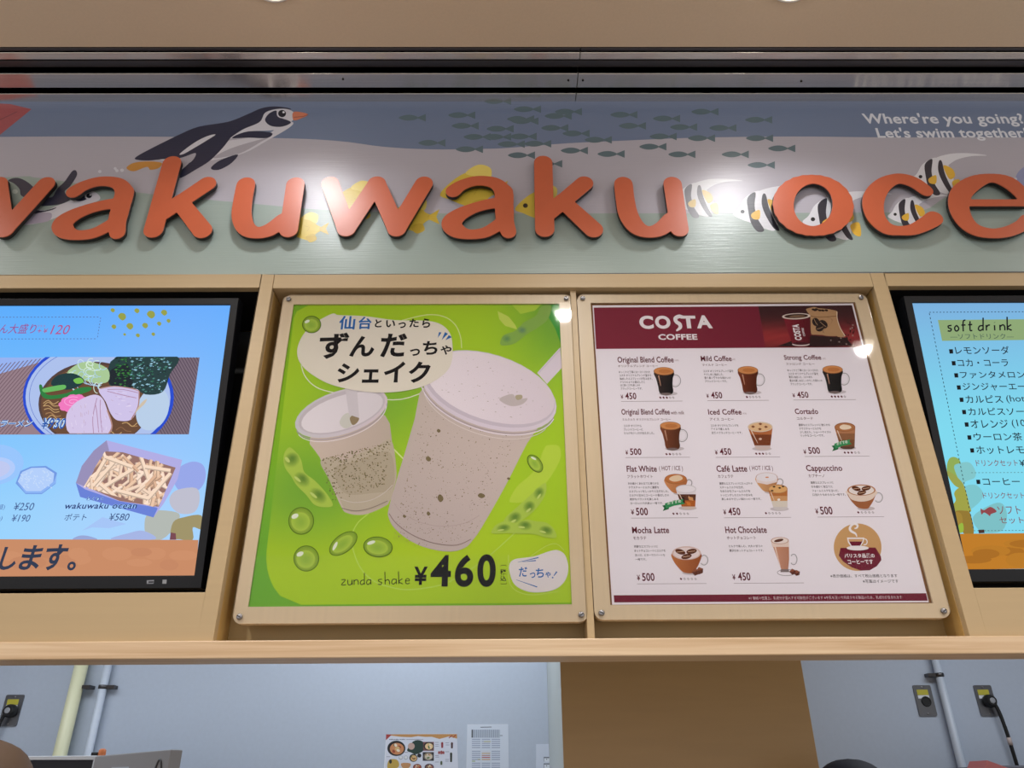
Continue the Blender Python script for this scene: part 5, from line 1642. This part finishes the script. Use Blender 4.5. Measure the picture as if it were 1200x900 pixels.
# ------------------------------------------------------------------ kitchen behind the beam
# pipes on the back wall
def wall_pipe(name, label, px, py, r, m, x_at, clips, clip_px):
    x = (P(px[0], py[0], YK - r - 0.012).x + P(px[1], py[1], YK - r - 0.012).x) / 2
    t = thing(name, label, 'pipe', (x, YK - r - 0.012, 0.02))
    MB().tube([(x, YK - r - 0.012, 0.0), (x, YK - r - 0.012, 2.72)], r, 20).build('tube', m, t)
    cp = P(clip_px[0], clip_px[1], YK - r)
    z = cp.z
    b = MB()
    if r < 0.02:
        b.lathe((x, YK - r - 0.012, z - 0.008), [(r + 0.0005, 0), (r + 0.0035, 0.001), (r + 0.0035, 0.015), (r + 0.0005, 0.016)], 20)
    sd = clips
    b.box(min(x + sd * r, x + sd * (r + 0.034)), max(x + sd * r, x + sd * (r + 0.034)), YK - r - 0.020, YK - 0.0005, z - 0.007, z + 0.007)
    b.build('clip', M_STEEL_D, t)
    return t, x
wall_pipe('wall_pipe', 'thick pale yellow green pipe on the kitchen wall', ((95.5), (70.5)), (781, 882), 0.028, M_PVC, 0, 1, (96, 805.5))
wall_pipe('wall_pipe', 'thin white pipe beside the yellow green pipe on the kitchen wall', (124.5, 106), (781, 880), 0.0165, M_WPIPE, 0, 1, (124, 805.5))
wall_pipe('wall_pipe', 'thin white pipe on the kitchen wall right of the brown pillar', (1096.5, 1126), (771, 898), 0.0165, M_WPIPE, 0, -1, (1096, 791.5))
# black print mark on the thick pipe
# sockets
def socket(label, x0, y0, x1, y1, plug, cat='wall socket', group='wall sockets of the kitchen'):
    a, b = P((x0 + x1) / 2, (y0 + y1) / 2, YK), None
    w, h = 0.078, 0.125
    t = thing('wall_socket', label, cat, (a.x, YK - 0.004, a.z - h / 2), 0, group)
    pl = MB().slab([rrect(a.x - w / 2, a.x + w / 2, a.z - h / 2, a.z + h / 2, 0.006)], YK - 0.006, YK - 0.0005)
    pl.build('cover_plate', M_PLATE, t, 0.0015)
    MB().box(a.x - 0.027, a.x + 0.022, YK - 0.0066, YK - 0.0062, a.z + 0.022, a.z + 0.044).build('yellow_label', M_YSTICK, t)
    MB().box(a.x - 0.027, a.x + 0.022, YK - 0.0066, YK - 0.0062, a.z + 0.008, a.z + 0.021).build('white_label', M_WSTICK, t)
    MB().lathe((a.x + 0.004, YK - 0.006, a.z - 0.004), [(0.021, 0.0), (0.021, 0.003), (0.016, 0.0032), (0.015, 0.001)], 24, axis='Y').build('outlet', M_BLACK, t)
    for dz in (-0.054, 0.054):
        MB().lathe((a.x, YK - 0.006, a.z + dz), [(0.004, 0), (0.004, 0.0012), (0.002, 0.0018)], 12, axis='Y').build('screw', M_SCREW, t)
    return a
s1 = socket('grey steel wall socket without a plug, right of the brown pillar', 1072.5, 806, 1094, 836, False)
s2 = socket('grey steel wall socket with a black plug at the right edge', 1143.5, 806, 1166, 836, True)
s3 = socket('grey steel wall socket with a black plug at the left edge', 4, 817, 24, 848, True)
def plug(label, a, path, tag=None):
    t = thing('power_plug', label, 'plug', (a.x + 0.006, YK - 0.02, a.z - 0.03), 0, 'power plugs in the kitchen')
    c_ = (a.x + 0.006, YK - 0.0095, a.z - 0.004)
    MB().lathe(c_, [(0.026, 0.0), (0.027, 0.006), (0.026, 0.022), (0.020, 0.028), (0.019, 0.034)], 26, axis='Y').build('plug_body', M_RUBBER, t)
    MB().lathe((c_[0], c_[1] - 0.0345, c_[2]), [(0.012, 0.0), (0.012, 0.001), (0.007, 0.0012)], 20, axis='Y').build('plug_face', mat('plug_grey', (150, 152, 158), 0.4), t)
    pts = smooth([(c_[0] + dx, YK - 0.032 + dy, c_[2] + dz) for dx, dy, dz in path], False, 6)
    MB().tube(pts, 0.0075, 12).build('cable', M_RUBBER, t)
    if tag:
        i = int(len(pts) * tag)
        MB().tube(pts[i:i + 3], 0.0090, 12).build('cable_tag', mat('paper_tag', (196, 180, 176), 0.6), t)
plug('black power plug and cable with a pale tag at the right edge', s2, [(0.012, 0, -0.012), (0.022, 0, -0.05), (0.030, 0.0, -0.13), (0.036, 0.005, -0.22), (0.042, 0.01, -0.32), (0.05, 0.01, -0.5), (0.05, 0.0, -0.8)], 0.36)
plug('black power plug with a cable hanging at the left edge', s3, [(-0.012, 0, -0.012), (-0.024, 0, -0.05), (-0.030, 0.0, -0.13), (-0.034, 0.005, -0.22), (-0.042, 0.01, -0.32), (-0.05, 0.01, -0.5), (-0.05, 0.0, -0.8)])

# papers taped to the wall
def paper(label, tl, br_x, bottom, cat='paper', name='wall_paper'):
    Y = YK - 0.0015
    a, b = P(*tl, Y), P(br_x, tl[1], Y)
    t = thing(name, label, cat, ((a.x + b.x) / 2, YK - 0.001, bottom), 0)
    MB().box(a.x, b.x, YK - 0.0012, YK - 0.0003, bottom, a.z).build('sheet', M_WSTICK, t)
    cv = Canvas(((a.x + b.x) / 2, YK - 0.0013, bottom))
    return t, cv
def rect_px(cv, x0, y0, x1, y1, col):
    cv.poly([(x0, y0), (x1, y0), (x1, y1), (x0, y1)], col)
PW = (206, 212, 226)
zb = P(495, 900, YK).z - 0.06
t1, cv = paper('colourful menu sheet with bowls of ramen taped to the kitchen wall', (452.5, 860.5), 535.5, zb, 'menu sheet', 'menu_sheet')
cv.poly([(452.5, 860.5), (535.5, 860.2), (537.5, 916), (450.5, 916.5)], (208, 212, 226))
cv.poly([(452.5, 860.5), (535.5, 860.2), (535.7, 865.6), (526, 863), (515, 866), (506, 863.4), (498, 863.6), (490, 862.6), (482, 864), (470, 863.5), (458, 862)], (186, 138, 84))
cv.poly([(452.5, 860.5), (459, 861), (452.2, 867.5)], (160, 60, 60))
cv.line([(526, 865), (530, 861.5), (531, 864.5), (534, 861)], 1.1, (150, 40, 50))
cv.text('wakuwaku ocean', 456, 865.6, 474.5, 867.2, (60, 60, 80), .02)
cv.line([(476, 866.6), (496, 866.4)], .6, (140, 140, 156))
def dish(x, y, rx, ry, bowlc, food):
    cv.oval(x, y, rx, ry, bowlc)
    cv.oval(x + rx * .06, y + ry * .05, rx * .78, ry * .76, food)
    for k in range(7):
        cv.oval(x + rx * rnd.uniform(-.45, .45), y + ry * rnd.uniform(-.45, .45), rx * .2, ry * .18, rnd.choice([(206, 176, 120), (150, 70, 50), (226, 214, 196), (84, 110, 60)]), rnd.uniform(0, 90), 10)
dish(464.5, 877, 10.6, 9.0, (28, 30, 36), (198, 134, 92))
cv.blob([(477, 879), (484, 869), (492, 867.5), (498, 872), (497, 879), (488, 884), (482, 882)], (38, 62, 56), 3)
cv.oval(482, 874.5, 4, 4, (190, 160, 150))
rect_px(cv, 496, 869.4, 508.5, 879.8, (120, 76, 80))
dish(502.4, 874.4, 6, 5.0, (24, 26, 30), (226, 196, 150))
rect_px(cv, 495.4, 881.4, 508.4, 891.6, (40, 40, 50))
dish(502, 886.4, 5.6, 4.6, (120, 110, 100), (206, 196, 180))
dish(484.5, 888.2, 4.8, 4.6, (30, 32, 36), (206, 172, 120))
cv.oval(491.4, 885.4, 2.4, 2.4, (34, 36, 44))
for x in (469.6, 475.6):
    cv.oval(x, 887.8, 2.4, 2.4, (150, 160, 170))
    cv.oval(x, 887.6, 1.9, 1.8, (214, 216, 222))
cv.blob([(455, 892), (459, 889.6), (466, 891), (467.5, 898), (460, 902), (454, 900)], (188, 158, 76), 3)
cv.oval(457.6, 892.4, 1.6, 2.6, (36, 40, 40))
cv.blob([(470, 894.6), (481, 894.6), (479, 900), (473, 901)], (190, 140, 96), 3)
dish(489, 899, 5, 3.8, (126, 70, 60), (160, 66, 50))
dish(503, 899, 5.4, 4, (60, 50, 60), (150, 90, 90))
for x, y0, y1, colr in ((518.2, 869.4, 876.4, (140, 50, 60)), (529.6, 869.6, 877, (70, 40, 44)), (514.6, 880, 883.6, (150, 70, 70)), (517.2, 879.4, 883.8, (150, 70, 70)), (519.6, 880, 883.6, (150, 70, 70)), (528.6, 881.6, 893, (40, 44, 36)), (517.2, 891.6, 896.4, (80, 92, 70))):
    cv.poly([(x - 1.3, y0 + 1), (x, y0), (x + 1.3, y0 + 1), (x + 1.1, y1), (x - 1.1, y1)], colr)
for x, y in ((512, 870), (512, 872.4), (512, 874.4), (524, 870.4), (524.6, 873), (512, 885.4), (512.4, 887.2), (524, 881), (512, 893), (524, 890), (524, 892), (455, 886.8), (476, 881.6)):
    cv.line([(x - 2.2, y), (x + 2.2, y)], .6, (130, 134, 156))
cv.build('print', art_mat('menu_sheet_print', 0.5), t1)

zb = P(570, 900, YK).z - 0.08
t2, cv = paper('white notice sheet with grey tables taped to the kitchen wall', (547.5, 849), 595.5, zb, 'notice', 'notice_sheet')
cv.poly([(547.5, 849.4), (595.5, 849), (596.6, 924), (546.6, 924)], (206, 214, 228))
cv.line([(563, 852.3), (576, 852)], .9, (90, 96, 110))
rect_px(cv, 553, 855, 586, 864.6, (176, 186, 202))
for k in range(13):
    cv.line([(553.5 + k * 2.5, 855), (553.4 + k * 2.5, 864.4)], .8 if k else 1.8, (140, 150, 168) if k else (84, 88, 96))
cv.line([(585.5, 862), (589, 862)], 1.2, (150, 158, 172))
for row in range(3):
    for col_ in range(3):
        x, y = 553 + col_ * 11.5, 866.4 + row * 14
        for l in range(5):
            colr = (150, 160, 184)
            if row == 1 and col_ == 1:
                colr = [(206, 206, 214), (190, 160, 110), (170, 120, 100), (168, 70, 66), (190, 150, 90)][l]
            cv.line([(x, y + l * 2.4), (x + 10, y + l * 2.4)], 1.1, colr)
cv.line([(553, 892), (557, 892)], 1.1, (150, 170, 110))
cv.line([(560, 890), (563, 890)], 1.1, (150, 150, 110))
cv.line([(567, 869), (575, 869)], 1.3, (180, 180, 150))
cv.build('print', art_mat('notice_print', 0.5), t2)

zb = P(640, 900, YK).z - 0.08
t3, cv = paper('small white sheet at the corner of the kitchen wall and the pillar', (628.2, 872), 645.2, zb, 'notice', 'notice_sheet')
cv.poly([(628.2, 872), (645.2, 872), (645.6, 930), (628, 930)], (204, 212, 228))
for y in (888.5, 896):
    rect_px(cv, 637.4, y - 1.5, 645.2, y, (110, 116, 130))
    rect_px(cv, 637.4, y, 645.3, y + 4, (222, 228, 238))
    cv.line([(637.4, y - 1.5), (637.5, y + 4)], .5, (110, 116, 130))
    cv.oval(640.6, y + 1.4, .7, .6, (70, 76, 90), 0, 8)
cv.build('print', art_mat('small_notice_print', 0.5), t3)

# white cabinet with an open door, at the left
YC = 2.75
ca = P(38, 886, YC)
cb = P(118, 884, YC)
ztop = ca.z
t = thing('kitchen_cabinet', 'tall white kitchen cabinet with dark inside and grey door swung open', 'cabinet', ((ca.x + cb.x) / 2 - 0.15, YC + 0.2, 0.0))
cx0, cx1 = ca.x - 0.32, cb.x
M_APP = mat('appliance_white', (214, 218, 226), 0.4)
M_APPG = mat('appliance_grey', (150, 148, 150), 0.4)
m_ = MB()
m_.box(cx0, cx1, YC, YC + 0.45, ztop - 0.010, ztop)
m_.box(cx0, cx0 + 0.02, YC, YC + 0.45, 0.0, ztop - 0.010)
m_.box(cx1 - 0.02, cx1, YC, YC + 0.45, 0.0, ztop - 0.010)
m_.box(cx0 + 0.02, cx1 - 0.02, YC + 0.43, YC + 0.45, 0.0, ztop - 0.010)
m_.box(cx0 + 0.02, cx1 - 0.02, YC, YC + 0.43, 0.0, 0.08)
m_.build('body', M_APP, t, 0.002)
MB().box(cx0 + 0.021, cx1 - 0.021, YC + 0.02, YC + 0.428, 0.081, ztop - 0.012).build('dark_inside', mat('cabinet_inside', (22, 24, 40), 0.5), t)
for z in (ztop - 0.22, ztop - 0.5, ztop - 0.8):
    MB().box(cx0 + 0.022, cx1 - 0.022, YC + 0.004, YC + 0.019, z, z + 0.012).build('shelf', M_APPG, t)
# door hinged at the right front corner, swung towards the hall
pd = P(207, 878.5, YC - 0.30)
dirv = Vector((pd.x - cx1, -0.30, 0)).normalized()
L_ = math.hypot(pd.x - cx1, 0.30)
nrm = Vector((-dirv.y, dirv.x, 0))
fr = lambda x, y, z: Vector((cx1 + 0.002, YC - 0.002, 0)) + dirv * x + nrm * y + Vector((0, 0, z))
zt = ztop - 0.002
MB().slab([[(0.004, 0.08), (L_, 0.08), (L_, pd.z), (0.004, zt)]], -0.018, 0.018, 0, fr).build('door', M_APPG, t, 0.003)
door = t.children[-1]
MB().slab([rrect(0.13, 0.24, zt - 0.20, zt - 0.035, 0.004)], -0.0192, -0.0183, 0, fr).build('instruction_label', mat('label_paper', (186, 194, 206), 0.5), door)
MB().slab([rrect(0.19, 0.232, zt - 0.19, zt - 0.07, 0.002)], -0.0199, -0.0194, 0, fr).build('label_panel', mat('label_dark', (70, 72, 90), 0.5), door)
MB().tube([fr(L_ - 0.05 + 0.02 * math.cos(a), -0.020, zt - 0.08 + 0.06 * math.sin(a)) for a in [2 * math.pi * k / 24 for k in range(25)]], 0.0025, 8).build('recessed_grip', mat('grip_dark', (80, 80, 84), 0.5), door)
# small things on and in the cabinet
o = MB()
bx_ = P(158, 879, YC - 0.02)
q = P(157.5, 881, YC + 0.06)
o = thing('sauce_clip', 'small orange and black clip lying on top of the white cabinet', 'clip', (cx1 - 0.03, YC + 0.06, ztop))
MB().lathe((cx1 - 0.025, YC + 0.06, ztop + 0.0005), [(0.010, 0), (0.012, 0.004), (0.011, 0.018), (0.006, 0.022)], 14).build('cap', mat('clip_orange', (196, 110, 60), 0.5), o)
MB().box(cx1 - 0.056, cx1 - 0.034, YC + 0.05, YC + 0.07, ztop + 0.0005, ztop + 0.012).build('arm', M_BLACK, o, 0.002)

# grey equipment box and pink carton at the right edge
YE = 2.9
ea = P(1172, 897, YE)
t = thing('equipment_box', 'dark grey box at the lower right edge of the kitchen', 'box', (ea.x + 0.3, YE + 0.2, 0.0))
MB().box(ea.x, ea.x + 0.6, YE, YE + 0.4, 0.0, ea.z).build('body', mat('equipment_grey', (84, 84, 96), 0.5), t, 0.006)
MB().box(ea.x + 0.03, ea.x + 0.57, YE - 0.006, YE - 0.0005, ea.z - 0.35, ea.z - 0.05).build('front_panel', mat('equipment_panel', (60, 60, 70), 0.4), t)
pk = thing('folded_carton', 'pink folded paper carton at the lower right edge', 'carton', (0, 0, 0))
YQ = 2.55
pa, pb_, pc = P(1153, 902, YQ), P(1157, 891, YQ), P(1172, 899, YQ)
zf = 0.95
pk.location = ((pa.x + pc.x) / 2, YQ + 0.05, zf)
pk.matrix_basis = Matrix.Translation(pk.location)
M_PINK = mat('pink_card', (206, 122, 126), 0.6)
MB().slab([[(pa.x, zf), (pc.x + 0.05, zf), (pc.x + 0.05, pc.z - 0.012), (pb_.x, pb_.z), (pa.x, pa.z)]], YQ, YQ + 0.10).build('carton_body', M_PINK, pk)
MB().slab([[(pa.x + 0.01, pa.z - 0.25), (pc.x + 0.03, pa.z - 0.25), (pc.x + 0.03, pa.z - 0.10), (pa.x + 0.01, pa.z - 0.10)]], YQ - 0.0012, YQ - 0.0002).build('carton_label', M_WSTICK, pk)
kt = thing('kitchen_table', 'steel kitchen table under the pink carton', 'table', (pa.x + 0.1, YQ + 0.05, 0.0))
tx0, tx1, ty0, ty1 = pa.x - 0.03, pa.x + 0.6, YQ - 0.12, YQ + 0.22
MB().box(tx0, tx1, ty0, ty1, 0.915, 0.949).build('table_top', M_PLATE, kt, 0.003)
for lx in (tx0 + 0.03, tx1 - 0.03):
    for ly in (ty0 + 0.03, ty1 - 0.03):
        MB().tube([(lx, ly, 0.0), (lx, ly, 0.9149)], 0.018, 12).build('leg', M_PLATE, kt)

# ------------------------------------------------------------------ people: only the tops of two heads show
def person(label, head_top, facing, cloth, hair_cap):
    """standing figure; facing is the heading in degrees (0 looks to -y, towards the hall)"""
    x, y, H = head_top
    k = H / 1.70
    t = thing('person', label, 'person', (x, y, 0.0))
    A = Matrix.Translation((x, y, 0)) @ Matrix.Rotation(math.radians(facing), 4, 'Z')
    J = {'pelvis': (0, 0, .93, .135, .105), 'waist': (0, 0, 1.07, .125, .10), 'chest': (0, .01, 1.27, .150, .11), 'collar': (0, .015, 1.395, .095, .08), 'neck': (0, .005, 1.455, .055, .056), 'jaw': (0, -.012, 1.515, .066, .076), 'skull': (0, -.004, 1.585, .078, .094), 'crown': (0, .004, 1.632, .064, .078)}
    E = [('pelvis', 'waist'), ('waist', 'chest'), ('chest', 'collar'), ('collar', 'neck'), ('neck', 'jaw'), ('jaw', 'skull'), ('skull', 'crown')]
    for sgn, n in ((-1, 'r'), (1, 'l')):
        J.update({'sh' + n: (sgn * .185, .01, 1.385, .058, .055), 'el' + n: (sgn * .235, -.01, 1.10, .044, .042), 'wr' + n: (sgn * .215, -.13, .90, .029, .026), 'pa' + n: (sgn * .208, -.165, .84, .036, .020),
                  'hi' + n: (sgn * .095, 0, .87, .092, .095), 'kn' + n: (sgn * .10, -.01, .49, .060, .062), 'an' + n: (sgn * .105, .02, .09, .040, .045), 'to' + n: (sgn * .115, -.13, .035, .042, .030)})
        E += [('collar', 'sh' + n), ('sh' + n, 'el' + n), ('el' + n, 'wr' + n), ('wr' + n, 'pa' + n), ('pelvis', 'hi' + n), ('hi' + n, 'kn' + n), ('kn' + n, 'an' + n), ('an' + n, 'to' + n)]
        for f, (dx, dz, ln) in enumerate(((-.024, 0, .070), (-.008, 0, .080), (.008, 0, .076), (.022, 0, .060))):
            b0, b1 = 'fa%d%s' % (f, n), 'fb%d%s' % (f, n)
            J[b0] = (sgn * (.208 + dx * .3), -.175 + dx, .80, .0095, .0095)
            J[b1] = (sgn * (.200 + dx * .2), -.168 + dx, .80 - ln, .0080, .0080)
            E += [('pa' + n, b0), (b0, b1)]
        J['th' + n] = (sgn * .180, -.205, .815, .011, .011)
        E.append(('pa' + n, 'th' + n))
    names = list(J)
    me = bpy.data.meshes.new('body')
    me.from_pydata([Vector(J[n][:3]) * k for n in names], [(names.index(a), names.index(b)) for a, b in E], [])
    o = bpy.data.objects.new('body', me)
    COL.objects.link(o)
    sk = o.modifiers.new('skin', 'SKIN')
    sk.use_smooth_shade = True
    for i, n in enumerate(names):
        me.skin_vertices[0].data[i].radius = (J[n][3] * k, J[n][4] * k)
    me.skin_vertices[0].data[0].use_root = True
    ss = o.modifiers.new('round', 'SUBSURF')
    ss.levels = ss.render_levels = 2
    bpy.context.view_layer.update()
    m2 = bpy.data.meshes.new_from_object(o.evaluated_get(bpy.context.evaluated_depsgraph_get()))
    bpy.data.objects.remove(o)
    m2.transform(A)
    m2.transform(wmat(t).inverted())
    body = bpy.data.objects.new('body', m2)
    COL.objects.link(body)
    body.parent = t
    m2.materials.clear()
    skin_m = mat('skin', (206, 160, 132), 0.5)
    for mm in (skin_m, mat('clothes_' + cloth[0], cloth[1], 0.8), mat('trousers_dark', (40, 42, 50), 0.8), mat('shoes_black', (24, 24, 26), 0.5)):
        m2.materials.append(mm)
    Ai = A.inverted() @ wmat(t)
    for p in m2.polygons:
        p.use_smooth = True
        q = Ai @ p.center / k
        hand_ = q.z < .92 and abs(q.x) > .16 and q.y < -.09 and q.z > .6
        p.material_index = 0 if (q.z > 1.462 or (q.z > 1.425 and math.hypot(q.x, q.y) < .075) or hand_) else (1 if q.z > .90 else (3 if q.z < .08 else 2))
    W_ = lambda px_, py_, pz_: A @ (Vector((px_, py_, pz_)) * k)
    def ball(name, c_, r, m, sc=(1, 1, 1)):
        b = MB()
        n1, n2 = 14, 10
        vs = []
        for j in range(n2 + 1):
            for i in range(n1):
                th, ph = math.pi * j / n2, 2 * math.pi * i / n1
                vs.append(W_(c_[0] + r * sc[0] * math.sin(th) * math.cos(ph), c_[1] + r * sc[1] * math.sin(th) * math.sin(ph), c_[2] + r * sc[2] * math.cos(th)))
        b.add(vs, [(j * n1 + i, j * n1 + (i + 1) % n1, (j + 1) * n1 + (i + 1) % n1, (j + 1) * n1 + i) for j in range(n2) for i in range(n1)], 0, True)
        return b.build(name, m, t)
    for sx in (-1, 1):
        ball('eye', (sx * .032, -.090, 1.575), .0125, mat('eye_dark', (36, 28, 26), 0.2))
        ball('ear', (sx * .080, .008, 1.565), .028, skin_m, (.4, .7, 1.1))
    ball('nose', (0, -.104, 1.548), .016, skin_m, (.8, 1, 1.4))
    ball('mouth', (0, -.092, 1.513), .020, mat('lips', (170, 96, 90), 0.5), (1.1, .35, .35))
    kind, colr = hair_cap
    hm = mat(kind + '_' + cloth[0], colr, 0.75 if kind == 'cap' else 0.6)
    prof = [(.001, 1.700), (.030, 1.697), (.045, 1.692), (.058, 1.686), (.070, 1.677), (.080, 1.664), (.088, 1.649), (.094, 1.632), (.098, 1.598), (.096, 1.575)]
    vs, n1 = [], 56
    for r, z in prof:
        for i in range(n1):
            a = 2 * math.pi * i / n1
            drop = 0.0 if kind == 'cap' else (-.05 * max(0, math.sin(a)) + .035 * max(0, -math.sin(a))) * (z < 1.65) * (1.66 - z) / .085
            vs.append(W_(r * math.cos(a) * .92, .002 + r * 1.1 * math.sin(a), z + drop))
    b = MB()
    b.add(vs, [(j * n1 + i, j * n1 + (i + 1) % n1, (j + 1) * n1 + (i + 1) % n1, (j + 1) * n1 + i) for j in range(len(prof) - 1) for i in range(n1)], 0, True)
    cap = b.build('cap' if kind == 'cap' else 'hair', hm, t)
    if kind == 'cap':
        pts, pts2 = [], []
        for i in range(15):
            a = math.pi * (1.12 + .76 * i / 14)
            pts.append((.090 * math.cos(a), .104 * math.sin(a)))
            pts2.append((.088 * math.cos(a), .104 * math.sin(a) - .075 * math.sin(math.pi * i / 14) ** .6))
        bb = MB()
        n = len(pts)
        top = [W_(a, b_, 1.596) for a, b_ in pts] + [W_(a, b_, 1.584) for a, b_ in pts2]
        bot = [W_(a, b_, 1.591) for a, b_ in pts] + [W_(a, b_, 1.579) for a, b_ in pts2]
        fs = [(i, i + 1, n + i + 1, n + i) for i in range(n - 1)] + [(2 * n + n + i, 2 * n + n + i + 1, 2 * n + i + 1, 2 * n + i) for i in range(n - 1)] + [(n + i, n + i + 1, 3 * n + i + 1, 3 * n + i) for i in range(n - 1)]
        bb.add(top + bot, fs)
        bb.build('cap_brim', hm, cap)
    return t

hp = P(-22, 868, 1.28)
person('person with short brown hair standing at the left edge', (hp.x, hp.y, hp.z + 0.004), 180, ('brown', (96, 88, 80)), ('hair', (92, 72, 56)))
cp_ = P(993, 891, 2.45)
person('kitchen worker in a navy cap right of the brown pillar', (cp_.x, cp_.y, cp_.z + 0.004), -80, ('navy', (44, 48, 66)), ('cap', (22, 24, 40)))

bpy.data.objects.remove(_fo)
